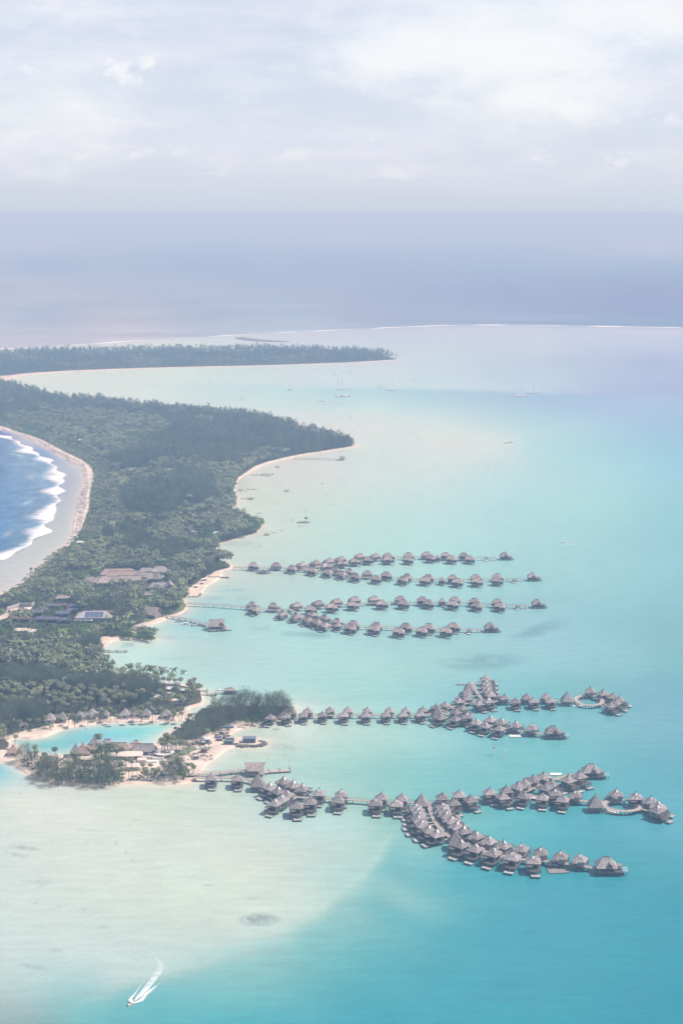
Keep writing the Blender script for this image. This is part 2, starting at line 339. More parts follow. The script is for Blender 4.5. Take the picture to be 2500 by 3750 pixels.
world = bpy.data.worlds.new('World')
SC.world = world
world.use_nodes = True
wn = NT(world.node_tree)
world.node_tree.nodes.clear()
wout = wn.n('ShaderNodeOutputWorld')
bg = wn.n('ShaderNodeBackground')
sky = wn.n('ShaderNodeTexSky')
sky.sky_type = 'NISHITA'
sky.sun_disc = False
sky.sun_elevation = math.radians(54)
sky.sun_rotation = math.atan2(SUN_DIR.x, SUN_DIR.y)
sky.altitude = 300
sky.air_density = 1.0
sky.dust_density = 1.0
sky.ozone_density = 1.0
SKY_S = 0.10
tc = wn.n('ShaderNodeTexCoord')
sep = wn.n('ShaderNodeSeparateXYZ')
wn.l(tc.outputs['Generated'], sep.inputs[0])
AZ = wn.math('ARCTAN2', sep.outputs[0], sep.outputs[1])
EL = wn.math('ARCSINE', sep.outputs[2])
def warp(v, sc, off, k):                 # ragged cloud outlines
    c = wn.n('ShaderNodeCombineXYZ')
    wn.l(wn.math('MULTIPLY', AZ, sc), c.inputs[0])
    wn.l(wn.math('MULTIPLY', EL, sc * 1.5), c.inputs[1])
    c.inputs[2].default_value = off
    n = wn.n('ShaderNodeTexNoise')
    n.inputs['Scale'].default_value = 1.0
    n.inputs['Detail'].default_value = 6
    n.inputs['Roughness'].default_value = 0.6
    wn.l(c.outputs[0], n.inputs['Vector'])
    return wn.math('ADD', v, wn.math('MULTIPLY', wn.math('SUBTRACT', n.outputs[0], 0.5), k))
AZW, ELW = warp(AZ, 45, 5.5, 0.075), warp(EL, 45, 9.5, 0.028)
def cloud_noise(sx, sy, scale, detail, rough, off, lo, hi):
    c = wn.n('ShaderNodeCombineXYZ')
    wn.l(wn.math('MULTIPLY', AZ, sx), c.inputs[0])
    wn.l(wn.math('MULTIPLY', EL, sy), c.inputs[1])
    c.inputs[2].default_value = off
    n = wn.n('ShaderNodeTexNoise')
    n.inputs['Scale'].default_value = scale
    n.inputs['Detail'].default_value = detail
    n.inputs['Roughness'].default_value = rough
    wn.l(c.outputs[0], n.inputs['Vector'])
    mr = wn.n('ShaderNodeMapRange', interpolation_type='SMOOTHSTEP')
    mr.inputs[1].default_value, mr.inputs[2].default_value = lo, hi
    wn.l(n.outputs[0], mr.inputs[0])
    return mr.outputs[0], n.outputs[0]
def puff(px, py, rx, ry, soft=1.0):                   # a cloud at its place in the sky: angle from the photo
    a0, e0 = math.atan((px - CX) / F), math.atan((CY - py) / F) - PITCH
    sa, se = rx / F, ry / F
    a = wn.math('POWER', wn.math('DIVIDE', wn.math('SUBTRACT', AZW, a0), sa), 2.0)
    e = wn.math('POWER', wn.math('DIVIDE', wn.math('SUBTRACT', ELW, e0), se), 2.0)
    return wn.math('EXPONENT', wn.math('MULTIPLY', wn.math('ADD', a, e), -1.0))
broad, broad_raw = cloud_noise(7, 22, 1.6, 7, 0.55, 3.1, 0.38, 0.72)
fine, fine_raw = cloud_noise(22, 60, 1.3, 8, 0.6, 8.4, 0.42, 0.75)
streak, streak_raw = cloud_noise(8, 90, 1.0, 6, 0.6, 1.7, 0.40, 0.75)
def scale(v, k):
    return wn.math('MULTIPLY', v, k)
heap = None
for (px, py, rx, ry, k) in ((1480, 190, 330, 150, 1.0), (1850, 170, 560, 250, 1.0), (2150, 60, 520, 170, 1.0), (1950, 340, 360, 150, .9), (1540, 205, 120, 70, 1.25), (1330, 300, 160, 60, .55),
                            (490, 265, 62, 48, .95), (130, 245, 90, 44, .7), (250, 215, 90, 36, .5), (2200, 455, 50, 24, .5), (2450, 452, 40, 34, .6), (1390, 640, 150, 30, .6),
                            (210, 380, 420, 230, .6), (1050, 260, 120, 50, .45), (900, 320, 160, 40, .4), (2110, 650, 90, 28, .45), (1080, 580, 90, 32, .45), (340, 570, 60, 30, .45), (550, 570, 60, 30, .5), (230, 640, 150, 38, .5), (700, 540, 60, 24, .4), (1950, 595, 90, 16, .5), (2200, 610, 50, 20, .5), (800, 635, 60, 20, .4), (1335, 515, 24, 14, .4), (300, 50, 420, 60, .5)):
    g = wn.math('MULTIPLY', puff(px, py, rx, ry), k)
    heap = g if heap is None else wn.math('MAXIMUM', heap, g)
lump = wn.math('ADD', heap, wn.math('MULTIPLY', wn.math('SUBTRACT', fine_raw, 0.5), 0.75))
lump = wn.math('ADD', lump, wn.math('MULTIPLY', wn.math('SUBTRACT', broad_raw, 0.5), 0.5))
mrh = wn.n('ShaderNodeMapRange', interpolation_type='SMOOTHSTEP')
mrh.inputs[1].default_value, mrh.inputs[2].default_value = 0.0, 1.1
wn.l(lump, mrh.inputs[0])
base = wn.mix(wn.math('ADD', scale(broad, 0.6), scale(streak, 0.5), clamp=True), CLOUD_GREY, CLOUD_PALE)
cl = wn.mix(mrh.outputs[0], base, CLOUD_WHITE)
# towards the horizon the clouds merge into one pale blue band
hz = wn.n('ShaderNodeMapRange', interpolation_type='SMOOTHSTEP')
hz.inputs[1].default_value, hz.inputs[2].default_value = 0.0, 0.035
wn.l(EL, hz.inputs[0])
cl = wn.mix(hz.outputs[0], CLOUD_LOW, cl)
skyc = wn.n('ShaderNodeVectorMath', operation='SCALE')
wn.l(sky.outputs[0], skyc.inputs[0])
skyc.inputs['Scale'].default_value = 1.0
up = wn.n('ShaderNodeMapRange', interpolation_type='SMOOTHSTEP')      # the deck of cloud opens towards the zenith
up.inputs[1].default_value, up.inputs[2].default_value = 0.15, 0.9
up.inputs[3].default_value, up.inputs[4].default_value = 0.93, 0.30
wn.l(EL, up.inputs[0])
cover = wn.math('SUBTRACT', up.outputs[0], wn.math('MULTIPLY', wn.math('SUBTRACT', 1.0, broad), 0.10))
clv = wn.n('ShaderNodeVectorMath', operation='SCALE')
wn.l(cl, clv.inputs[0])
clv.inputs['Scale'].default_value = 1.0 / SKY_S
wn.l(wn.mix(cover, skyc.outputs[0], clv.outputs[0]), bg.inputs[0])
bg.inputs[1].default_value = SKY_S
wn.l(bg.outputs[0], wout.inputs[0])

hm, ht, hout = new_mat('hazy sea air')
pv = ht.n('ShaderNodeVolumePrincipled')
pv.inputs['Color'].default_value = (*HAZE_COL, 1)
pv.inputs['Absorption Color'].default_value = (*HAZE_ABS, 1)
pv.inputs['Density'].default_value = HAZE_DENS
pv.inputs['Anisotropy'].default_value = 0.0
ht.l(pv.outputs[0], hout.inputs['Volume'])
hz_box = MB().box(0, 0, -3.0, 130000, 130000, 3.0 + HCAM + 1.5).build('haze', hm)
tag(hz_box, 'pale sea haze filling the air over the lagoon and the ocean', kind='stuff')
# ------------------------------------------------------------------ shore lines, traced as photo pixels and laid on the ground
def conv(z, pts):
    return [z(x, y) for x, y in pts]
ISLET_BACK = [(-500, 1303), (0, 1300), (480, 1290), (960, 1286), (1280, 1292), (1400, 1303), (1461, 1316)]
ISLET_FRONT = [(1452, 1319), (1280, 1328), (1120, 1334.5), (960, 1339.5), (640, 1346.5), (320, 1357.5), (100, 1371), (32, 1387)]
MAIN_BACK = [(45, 1402), (60, 1420), (200, 1460), (340, 1475), (540, 1495), (760, 1510), (920, 1525), (1040, 1555), (1130, 1590), (1200, 1605), (1270, 1618), (1300, 1632)]
MAIN_FRONT = [(1294, 1637), (1209, 1649), (1100, 1667), (1017, 1686), (953, 1705), (906, 1731), (866, 1760), (857, 1802), (853, 1858), (863, 1891), (918, 1917), (954, 1929), (932, 1951), (856, 1974), (806, 1986), (787, 2010), (801, 2050), (842, 2070), (850, 2082), (800, 2094), (815, 2112), (790, 2124), (767, 2137), (748, 2150), (740, 2168), (735, 2176), (722, 2183), (674, 2183), (668, 2192), (681, 2208), (684, 2221), (677, 2237), (649, 2253), (617, 2261), (591, 2274), (563, 2285), (531, 2288), (524, 2298), (464, 2307), (470, 2316), (520, 2322), (562, 2334), (564, 2342), (512, 2341), (448, 2336), (419, 2345), (395, 2357), (370, 2373), (357, 2389), (353, 2409), (379, 2436), (402, 2462), (491, 2489), (580, 2503), (647, 2507), (700, 2518), (732, 2528), (742, 2545), (745, 2565), (738, 2583), (695, 2590), (684, 2602), (700, 2612), (695, 2625), (684, 2632), (653, 2642), (600, 2644), (536, 2645), (446, 2645), (357, 2650), (268, 2661), (214, 2676), (170, 2696), (125, 2705), (67, 2704), (36, 2708)]
POOL_SOUTH = [(34, 2718), (60, 2735), (80, 2755), (180, 2768), (240, 2768), (280, 2760), (330, 2750), (400, 2738), (470, 2738), (560, 2732), (585, 2728), (582, 2715), (594, 2700), (625, 2680), (655, 2664), (690, 2648), (722, 2630), (740, 2612), (756, 2602), (780, 2592), (800, 2585), (870, 2588), (950, 2585), (1010, 2583), (1056, 2588)]
SPIT_FRONT = [(1066, 2600), (1020, 2636), (965, 2648), (912, 2657), (871, 2672), (840, 2690), (832, 2700), (858, 2706), (929, 2705), (960, 2713), (972, 2725), (950, 2735), (862, 2734), (836, 2740), (813, 2753), (791, 2771), (760, 2793), (742, 2811), (728, 2831), (720, 2845), (730, 2855), (684, 2867), (639, 2871), (550, 2869), (446, 2870), (357, 2879), (290, 2875), (214, 2868), (134, 2853), (80, 2821), (45, 2795), (0, 2789), (-500, 2775)]
OCEAN_BEACH = [(-500, 2420), (-200, 2255), (0, 2178), (45, 2161), (103, 2120), (156, 2067), (205, 2031), (237, 1995), (268, 1964), (272, 1924), (286, 1870), (295, 1812), (308, 1759), (304, 1723), (268, 1696), (214, 1670), (170, 1643), (116, 1612), (58, 1587), (0, 1573), (-500, 1530)]
OCEAN_VEG = [(-500, 2440), (-200, 2275), (9, 2196), (58, 2161), (112, 2125), (165, 2071), (210, 2036), (259, 2004), (295, 1960), (312, 1924), (330, 1870), (335, 1812), (344, 1759), (350, 1728), (321, 1696), (277, 1674), (214, 1643), (147, 1607), (58, 1580), (0, 1558), (-500, 1515)]
LAND = ISLET_BACK + ISLET_FRONT + MAIN_BACK + MAIN_FRONT + POOL_SOUTH + SPIT_FRONT + OCEAN_BEACH
VEG_ISLET = [(-500, 1304), (0, 1301), (480, 1291), (960, 1287), (1280, 1293), (1400, 1304), (1458, 1316), (1446, 1318), (1280, 1328), (1120, 1334), (960, 1339), (640, 1345), (320, 1355), (100, 1367), (10, 1379), (-500, 1395)]
VEG_MAIN = [(-500, 1390), (0, 1402), (60, 1423), (200, 1463), (340, 1478), (540, 1498), (760, 1513), (920, 1528), (1040, 1558), (1130, 1593), (1200, 1608), (1265, 1620), (1290, 1632), (1285, 1637), (1208, 1648), (1100, 1665), (1015, 1683), (950, 1702), (902, 1728), (862, 1757), (854, 1802), (850, 1858), (860, 1893), (918, 1917), (956, 1929), (934, 1953), (858, 1976), (808, 1988), (788, 2010), (803, 2051), (845, 2071), (842, 2080), (788, 2092), (766, 2106), (738, 2124), (712, 2145), (690, 2155), (672, 2165), (665, 2185), (676, 2210), (679, 2221), (672, 2233), (645, 2248), (612, 2256), (580, 2266), (545, 2274), (525, 2284), (470, 2300), (462, 2310), (470, 2317), (515, 2324), (556, 2335), (555, 2340), (512, 2339), (445, 2334), (400, 2330), (365, 2340), (348, 2365), (346, 2390), (350, 2410), (376, 2438), (400, 2464), (490, 2491), (580, 2505), (646, 2510), (694, 2522), (724, 2532), (734, 2546), (737, 2565), (730, 2580), (690, 2588), (678, 2600), (655, 2612), (620, 2619), (560, 2622), (450, 2624), (350, 2632), (250, 2642), (190, 2655), (150, 2668), (80, 2684), (30, 2694), (-500, 2700)] + OCEAN_VEG
VEG_SPIT = conv(Z2, [(325, 515), (365, 560), (395, 480), (440, 440), (540, 425), (720, 430), (900, 422), (1010, 418), (1120, 430), (1135, 455), (1040, 525), (930, 550), (820, 556), (700, 540), (640, 580), (560, 610), (470, 660), (330, 712), (230, 690), (160, 720), (90, 745), (130, 680), (240, 610)])
VEG_SOUTH = conv(Z1, [(150, 585), (230, 610), (400, 612), (520, 620), (640, 640), (760, 680), (960, 700), (1150, 705), (1330, 700), (1540, 690), (1530, 800), (1290, 812), (1000, 815), (950, 825), (800, 838), (650, 830), (490, 815), (320, 785), (220, 720), (150, 650)])
VEG_CORNER = [(-500, 2712), (20, 2708), (36, 2722), (30, 2745), (-20, 2755), (-500, 2750)]

def world_poly(pts, z=0.0):
    return np.array([tuple(at(x, y, z))[:2] for x, y in pts])

def inside(poly, x, y):
    r = np.zeros(x.shape, bool)
    n = len(poly)
    j = n - 1
    for i in range(n):
        xi, yi = poly[i]
        xj, yj = poly[j]
        if yi != yj:
            c = ((yi > y) != (yj > y)) & (x < (xj - xi) * (y - yi) / (yj - yi) + xi)
            r ^= c
        j = i
    return r

def seg_dist(poly, x, y, closed=True):
    best = np.full(x.shape, 1e9)
    n = len(poly)
    for i in range(n if closed else n - 1):
        ax, ay = poly[i]
        bx, by = poly[(i + 1) % n]
        dx, dy = bx - ax, by - ay
        t = np.clip(((x - ax) * dx + (y - ay) * dy) / (dx * dx + dy * dy + 1e-9), 0, 1)
        np.minimum(best, (x - ax - t * dx) ** 2 + (y - ay - t * dy) ** 2, out=best)
    return np.sqrt(best)

def smooth_line(P, closed=True, rounds=1, wob=0.0, seed=1):
    """Chaikin corner cutting, plus a metre or so of wobble so that shores are not straight."""
    P = np.array(P, float)
    for _ in range(rounds):
        Q = np.roll(P, -1, 0)
        R = np.stack([P * .75 + Q * .25, P * .25 + Q * .75], 1).reshape(-1, 2)
        P = R
    if wob:
        P = P + np.random.default_rng(seed).normal(0, wob, P.shape)
    return P

def sheet(name, P, z, m, kind, skirt=None, label=None):
    bm = bmesh.new()
    vs = [bm.verts.new((x, y, z)) for x, y in P]
    f = bm.faces.new(vs)
    bmesh.ops.triangulate(bm, faces=[f])
    if skirt:
        n = len(P)
        d, dz = skirt
        area = 0.5 * sum(P[i][0] * P[(i + 1) % n][1] - P[(i + 1) % n][0] * P[i][1] for i in range(n))
        s = 1 if area > 0 else -1
        lo = []
        for i in range(n):
            a, b = P[i - 1], P[(i + 1) % n]
            t = np.array([b[0] - a[0], b[1] - a[1]])
            t = t / (np.linalg.norm(t) + 1e-9)
            lo.append(bm.verts.new((P[i][0] + t[1] * s * d, P[i][1] - t[0] * s * d, z + dz)))
        for i in range(n):
            j = (i + 1) % n
            bm.faces.new((vs[i], lo[i], lo[j], vs[j]) if s > 0 else (vs[j], lo[j], lo[i], vs[i]))
    me = bpy.data.meshes.new(name)
    bm.to_mesh(me)
    bm.free()
    me.materials.append(m)
    o = bpy.data.objects.new(name, me)
    COL.objects.link(o)
    tag(o, label, kind=kind)
    return o

land_w = smooth_line(world_poly(LAND), rounds=1, wob=0.35)
sheet('beach_ground', land_w, 0.9, M['sand'], 'structure', (1.8, -1.2), 'pale coral sand of the islands, edged by narrow beaches')
VEGS = {}
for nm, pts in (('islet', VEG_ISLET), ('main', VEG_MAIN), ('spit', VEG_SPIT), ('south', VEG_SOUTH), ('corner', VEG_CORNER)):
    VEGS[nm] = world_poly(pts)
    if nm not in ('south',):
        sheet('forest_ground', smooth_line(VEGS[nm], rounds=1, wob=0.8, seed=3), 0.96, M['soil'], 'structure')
scrub = [(x - 2, y) for x, y in OCEAN_VEG[2:-1]] + [(x + 22 + 20 * math.sin(i * 1.7), y - 6 - 9 * (y < 1750)) for i, (x, y) in reversed(list(enumerate(OCEAN_VEG[2:-1])))]
sheet('beach_scrub_ground', smooth_line(world_poly(scrub), rounds=1, wob=1.0, seed=5), 1.05, M['lawn'], 'structure')
for pts in ([(676, 2212), (682, 2221), (674, 2236), (646, 2250), (615, 2257), (585, 2262), (600, 2246), (640, 2228)], [(560, 2276), (530, 2284), (516, 2272), (560, 2262), (600, 2256)]):
    sheet('lawn_ground', smooth_line(world_poly(pts), rounds=1), 1.08, M['lawn'], 'structure')
wr = OCEAN_BEACH[2:-1]
wv = [min(OCEAN_VEG, key=lambda q: (q[0] - x) ** 2 + (q[1] - y) ** 2) for x, y in wr]
sheet('beach_rubble_ground', smooth_line(world_poly([(x + 2, y) for x, y in wr] + [(x + (a - x) * .62, y + (b - y) * .62) for (x, y), (a, b) in reversed(list(zip(wr, wv)))]), rounds=1, wob=1.2, seed=9), 0.93, M['rubble'], 'structure')
# small green pond with a bar beside it on the resort spit
sheet('pond_water', smooth_line(world_poly(conv(Z2, [(190, 790), (250, 768), (330, 758), (385, 765), (390, 785), (330, 800), (325, 825), (240, 840), (185, 825)])), rounds=2), 0.97, mat('green pond water', (0.20, 0.22, 0.12), (0.16, 0.19, 0.11), 0.15, 0.1, 3, 0.0), 'structure')
# ------------------------------------------------------------------ the water: one sheet, its colour set by depth and bottom (sand, coral, channel, open sea), plus painted cloud reflection and corner vignette
REEF = [(-600, 1305), (0, 1280), (239, 1267), (478, 1251), (717, 1237), (893, 1227), (1116, 1215), (1355, 1204), (1594, 1194), (1833, 1191), (2232, 1197), (2500, 1202), (3200, 1212)]
CHANNEL = [(400, 1400), (750, 1403), (893, 1409), (1116, 1416), (1435, 1424), (1753, 1432), (1985, 1440), (2300, 1446)]
FOAM_EDGE = conv(Z5, [(-300, 190), (0, 212), (60, 222), (110, 240), (180, 285), (250, 318), (270, 350), (380, 400), (440, 452), (480, 505), (515, 540), (500, 580), (495, 640), (485, 690), (480, 770), (420, 830), (438, 870), (380, 930), (388, 990), (340, 1030), (270, 1080), (170, 1160), (60, 1200), (0, 1235), (-300, 1400)])
BAY = FOAM_EDGE + [(-3000, 2300), (-3000, 1500)]
FLAT = OCEAN_BEACH + [(-500, 1500), (-2000, 1500), (-2000, 2600)]

sst = lambda a, b, v: (lambda t: t * t * (3 - 2 * t))(np.clip((v - a) / (b - a), 0, 1))
DROP_OFF = np.array([(200, 2300), (320, 2262), (420, 2226), (560, 2188), (660, 2148), (745, 2098), (810, 2046), (855, 1992), (888, 1935), (920, 1880), (950, 1835)], float)

def steepen(x, y):
    """Soundings change fastest along the lip of the shoal: stretch the survey there so that the slope between neighbours is steep."""
    best, cx, cy = np.full(x.shape, 1e18), x * 0.0, y * 0.0
    for (ax, ay), (bx, by) in zip(DROP_OFF[:-1], DROP_OFF[1:]):
        dx, dy = bx - ax, by - ay
        t = np.clip(((x - ax) * dx + (y - ay) * dy) / (dx * dx + dy * dy), 0, 1)
        qx, qy = ax + t * dx, ay + t * dy
        d2 = (x - qx) ** 2 + (y - qy) ** 2
        m = d2 < best
        best, cx, cy = np.where(m, d2, best), np.where(m, qx, cx), np.where(m, qy, cy)
    d = np.sqrt(best)
    g = 115.0 * (1 - np.exp(-d / 15.0)) * np.exp(-d / 170.0) / np.maximum(d, 1e-6)
    fade = sst(170, 380, x) * sst(1010, 850, x) * sst(1800, 1900, y)
    return x + (x - cx) * g * fade, y + (y - cy) * g * fade

def rbf(pts, x, y, steep=False):
    """Smooth colour field through the water colour points (x, y in photo rows and columns of the survey; r, g, b linear)."""
    P = np.array(pts, float)
    if steep:
        P[:, 0], P[:, 1] = steepen(P[:, 0].copy(), P[:, 1].copy())
        wob = 14 * (fbm(x / 60, y / 60, 203, 3) - .5)
        x, y = steepen(x + wob, y + wob)
    S = np.array([0.45, 1.0])
    A = P[:, :2] * S
    c = 24.0
    d = np.sqrt(((A[:, None] - A[None]) ** 2).sum(-1) + c * c)
    n = len(P)
    K = np.zeros((n + 1, n + 1))
    K[:n, :n] = d - np.eye(n) * 1.5
    K[:n, n] = K[n, :n] = 1
    W = np.linalg.solve(K, np.vstack([P[:, 2:], np.zeros((1, 3))]))
    out = np.empty(x.shape + (3,))
    for a in range(0, len(x), 40000):
        q = np.stack([x[a:a + 40000] * S[0], y[a:a + 40000] * S[1]], -1)
        dd = np.sqrt(((q[:, None] - A[None]) ** 2).sum(-1) + c * c)
        out[a:a + 40000] = dd @ W[:n] + W[n]
    lo, hi = P[:, 2:].min(0), P[:, 2:].max(0)
    return np.clip(out, lo, hi)

def value_noise(x, y, seed):
    r = np.random.default_rng(seed).random((256, 256))
    xi, yi = np.floor(x).astype(int), np.floor(y).astype(int)
    fx, fy = x - xi, y - yi
    fx, fy = fx * fx * (3 - 2 * fx), fy * fy * (3 - 2 * fy)
    g = lambda a, b: r[a & 255, b & 255]
    return (g(xi, yi) * (1 - fx) + g(xi + 1, yi) * fx) * (1 - fy) + (g(xi, yi + 1) * (1 - fx) + g(xi + 1, yi + 1) * fx) * fy

def fbm(x, y, seed, octs=4):
    s, a, t = 0, 1.0, 0
    for k in range(octs):
        s = s + a * value_noise(x * 2 ** k, y * 2 ** k, seed + k)
        t += a
        a *= 0.5
    return s / t


def water_sheet():
    az = np.radians(np.concatenate([np.arange(-180, -18, 6.0), np.arange(-18, 18.01, 0.06), np.arange(24, 180, 6.0)]))
    rows = np.concatenate([[HZ + 33.5, HZ + 36, HZ + 39], np.arange(HZ + 43, 4150, 8.0)])
    rad = HCAM * F / ((rows - HZ) * CP) * 1.0
    rad = np.concatenate([[62000.0], rad, [480, 350, 220, 100]])
    na, nr = len(az), len(rad)
    A, R = np.meshgrid(az, rad)
    X, Y = (R * np.sin(A)).ravel(), (R * np.cos(A)).ravel()
    # colour points are looked up where the survey (the photograph) has them; beyond it the nearest known value carries on
    front = Y > 200
    Yc = np.maximum(Y, 640.0)
    Xc = np.clip(X, -0.34 * Yc, 0.34 * Yc)
    px, py = proj(Xc, Yc, 0.0)
    px, py = np.clip(px, -250, 2750), np.clip(py, 781, 3900)
    sx, sy = px / DS, py / DS
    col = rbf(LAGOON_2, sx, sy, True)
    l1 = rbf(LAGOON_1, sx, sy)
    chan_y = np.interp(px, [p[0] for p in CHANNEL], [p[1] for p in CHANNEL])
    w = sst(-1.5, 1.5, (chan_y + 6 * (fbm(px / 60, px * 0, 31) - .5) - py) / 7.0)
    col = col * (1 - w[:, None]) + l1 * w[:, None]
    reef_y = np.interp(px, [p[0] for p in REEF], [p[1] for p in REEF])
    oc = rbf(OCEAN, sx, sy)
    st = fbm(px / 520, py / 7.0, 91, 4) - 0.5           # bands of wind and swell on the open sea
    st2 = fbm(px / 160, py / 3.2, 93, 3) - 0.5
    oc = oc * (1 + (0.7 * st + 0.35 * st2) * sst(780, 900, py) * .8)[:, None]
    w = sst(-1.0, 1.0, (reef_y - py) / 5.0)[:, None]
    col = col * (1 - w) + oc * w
    # reef flat and ocean cove on the windward side
    pxr, pyr = proj(X, np.maximum(Y, 300), 0.0)
    flat = inside(FLAT, pxr, pyr) & front
    bay = inside(BAY, pxr, pyr) & front
    fl = rbf(REEF_FLAT, sx, sy)
    col[flat] = fl[flat]
    by = rbf(COVE, sx, sy)
    by = by * (1 + 0.9 * (fbm(px / 55, py / 5.5, 17, 4) - .5) + 0.5 * (fbm(px / 16, py / 2.6, 19, 3) - .5))[:, None]
    col[bay] = by[bay]
    # water thins out over sand along every lagoon shore
    near = front & (Y < 4500)
    d = np.full(X.shape, 1e6)
    lag = world_poly(ISLET_FRONT + MAIN_BACK + MAIN_FRONT + POOL_SOUTH + SPIT_FRONT)
    d[near] = seg_dist(lag, X[near], Y[near], False)
    k = np.exp(-d / 7.0) * 0.75 + np.exp(-d / 28.0) * 0.22
    k[flat | bay] = 0
    shore = np.array(SHORE_TINT)
    col = col * (1 - k[:, None]) + shore * k[:, None]
    db = seg_dist(world_poly(OCEAN_BEACH), X, Y, False)
    k = np.exp(-db / 9.0) * 0.5
    k[~flat] = 0
    col = col * (1 - k[:, None]) + shore * k[:, None]
    # coral heads and sea grass on the bottom
    for (x0, y0, rx, ry, til, s) in BOTTOM_PATCHES:
        u, v = px - x0, py - y0 - (px - x0) * til
        q = (u / rx) ** 2 + (v / ry) ** 2
        nz = fbm(px / (rx * 0.22), py / (ry * 0.35), int(x0) % 97)
        a = np.clip(1.15 - q, 0, 1) * sst(0.18, 0.55, nz) * s
        col *= (1 - a)[:, None] * np.array([1.0, 1.0, 1.0]) + a[:, None] * np.array([0.35, 0.42, 0.50])
    # broad sandy mottling (about 100 m) and cat's paws of breeze
    m1 = fbm(X / 90, Y / 160, 5) - 0.5
    m2 = fbm(X / 22, Y / 60, 9) - 0.5
    col *= (1 + 0.06 * m1 + 0.05 * m2)[:, None]
    sandy = sst(0.15, 0.35, col[:, 0])
    spk = fbm(X / 5.0, Y / 9.0, 21, 3)
    reg = fbm(X / 130, Y / 200, 77, 3)
    a = sst(0.74, 0.84, spk) * sst(0.46, 0.62, reg) * sandy * 0.30
    a[flat | bay] *= 0.4
    col *= (1 - a)[:, None]
    col = np.clip(col, 0.004, 0.9)
    verts = np.stack([X, Y, np.zeros_like(X)], -1)
    i = np.arange(nr - 1)[:, None] * na + np.arange(na)[None]
    j = np.arange(nr - 1)[:, None] * na + (np.arange(na)[None] + 1) % na
    q = np.stack([i + na, j + na, j, i], -1).reshape(-1, 4)
    verts = np.vstack([verts, [[0, 0, 0]]])
    col = np.vstack([col, col[-1:]])
    b = (nr - 1) * na
    tri = np.stack([np.full(na, len(verts) - 1), b + (np.arange(na) + 1) % na, b + np.arange(na)], -1)
    me = bpy.data.meshes.new('lagoon_water')
    nq, ntr = len(q), len(tri)
    me.vertices.add(len(verts))
    me.vertices.foreach_set('co', verts.astype(np.float32).ravel())
    me.loops.add(nq * 4 + ntr * 3)
    me.loops.foreach_set('vertex_index', np.concatenate([q.ravel(), tri.ravel()]).astype(np.int32))
    me.polygons.add(nq + ntr)
    me.polygons.foreach_set('loop_start', np.concatenate([np.arange(nq) * 4, nq * 4 + np.arange(ntr) * 3]).astype(np.int32))
    me.update(calc_edges=True)
    at_ = me.color_attributes.new('WaterColor', 'FLOAT_COLOR', 'POINT')
    at_.data.foreach_set('color', np.hstack([col, np.ones((len(col), 1))]).astype(np.float32).ravel())
    me.validate()
    return me

wm, wt, wo = new_mat('sea water over sand and coral')
pr = wt.n('ShaderNodeBsdfDiffuse')         # light coming back up through the water
gl = wt.n('ShaderNodeBsdfGlossy')          # sky and houses mirrored in a ruffled surface
gl.inputs['Roughness'].default_value = 0.12
fr = wt.n('ShaderNodeFresnel')
fr.inputs['IOR'].default_value = 1.33
ca = wt.n('ShaderNodeAttribute', attribute_name='WaterColor')
tcw = wt.n('ShaderNodeTexCoord')
def wave(sx, sy, sc, det, rot=0.0):
    mp = wt.n('ShaderNodeMapping')
    mp.inputs['Scale'].default_value = (sx, sy, 1)
    mp.inputs['Rotation'].default_value = (0, 0, rot)
    wt.l(tcw.outputs['Object'], mp.inputs[0])
    n = wt.n('ShaderNodeTexNoise')
    n.inputs['Scale'].default_value = sc
    n.inputs['Detail'].default_value = det
    wt.l(mp.outputs[0], n.inputs['Vector'])
    return n.outputs[0]
w1, w2, w3 = wave(0.10, 0.30, 1.0, 3, 0.3), wave(0.02, 0.06, 1.0, 3, -0.2), wave(0.35, 0.8, 1.0, 2, 0.15)
hgt = wt.math('ADD', wt.math('MULTIPLY', w1, 1.0), wt.math('ADD', wt.math('MULTIPLY', w2, 1.6), wt.math('MULTIPLY', w3, 0.35)))
bp = wt.n('ShaderNodeBump')
bp.inputs['Strength'].default_value = 0.55
bp.inputs['Distance'].default_value = 0.5
wt.l(hgt, bp.inputs['Height'])
for q in (pr, gl, fr):
    wt.l(bp.outputs[0], q.inputs['Normal'])
rip = wt.math('MULTIPLY_ADD', wt.math('SUBTRACT', wave(0.045, 0.16, 1.0, 6, 0.1), 0.5), 0.30, 1.0)
rip = wt.math('MULTIPLY', rip, wt.math('MULTIPLY_ADD', wt.math('SUBTRACT', w3, 0.5), 0.26, 1.0))
vs = wt.n('ShaderNodeVectorMath', operation='SCALE')
wt.l(ca.outputs['Color'], vs.inputs[0])
wt.l(rip, vs.inputs['Scale'])
wt.l(vs.outputs[0], pr.inputs['Color'])
mxw = wt.n('ShaderNodeMixShader')
wt.l(wt.math('MINIMUM', wt.math('MULTIPLY', fr.outputs[0], 0.7), 0.11), mxw.inputs[0])   # a choppy sea mirrors less at grazing angles than a flat one
wt.l(pr.outputs[0], mxw.inputs[1])
wt.l(gl.outputs[0], mxw.inputs[2])
wt.l(mxw.outputs[0], wo.inputs[0])
wme = water_sheet()
wme.materials.append(wm)
water = bpy.data.objects.new('lagoon_water', wme)
COL.objects.link(water)
tag(water, 'turquoise lagoon and blue ocean water out to the horizon', kind='structure')
# ------------------------------------------------------------------ piers (drawn first: bungalows turn towards them)
DECK_Z = 2.7
PIER_LINES = {}            # pier name -> list of world polylines
pile_me = MB().tube((0, 0, -1.0), (0, 0, 2.5), 0.22, 0.2, 6).mesh('pile', M['pile'])

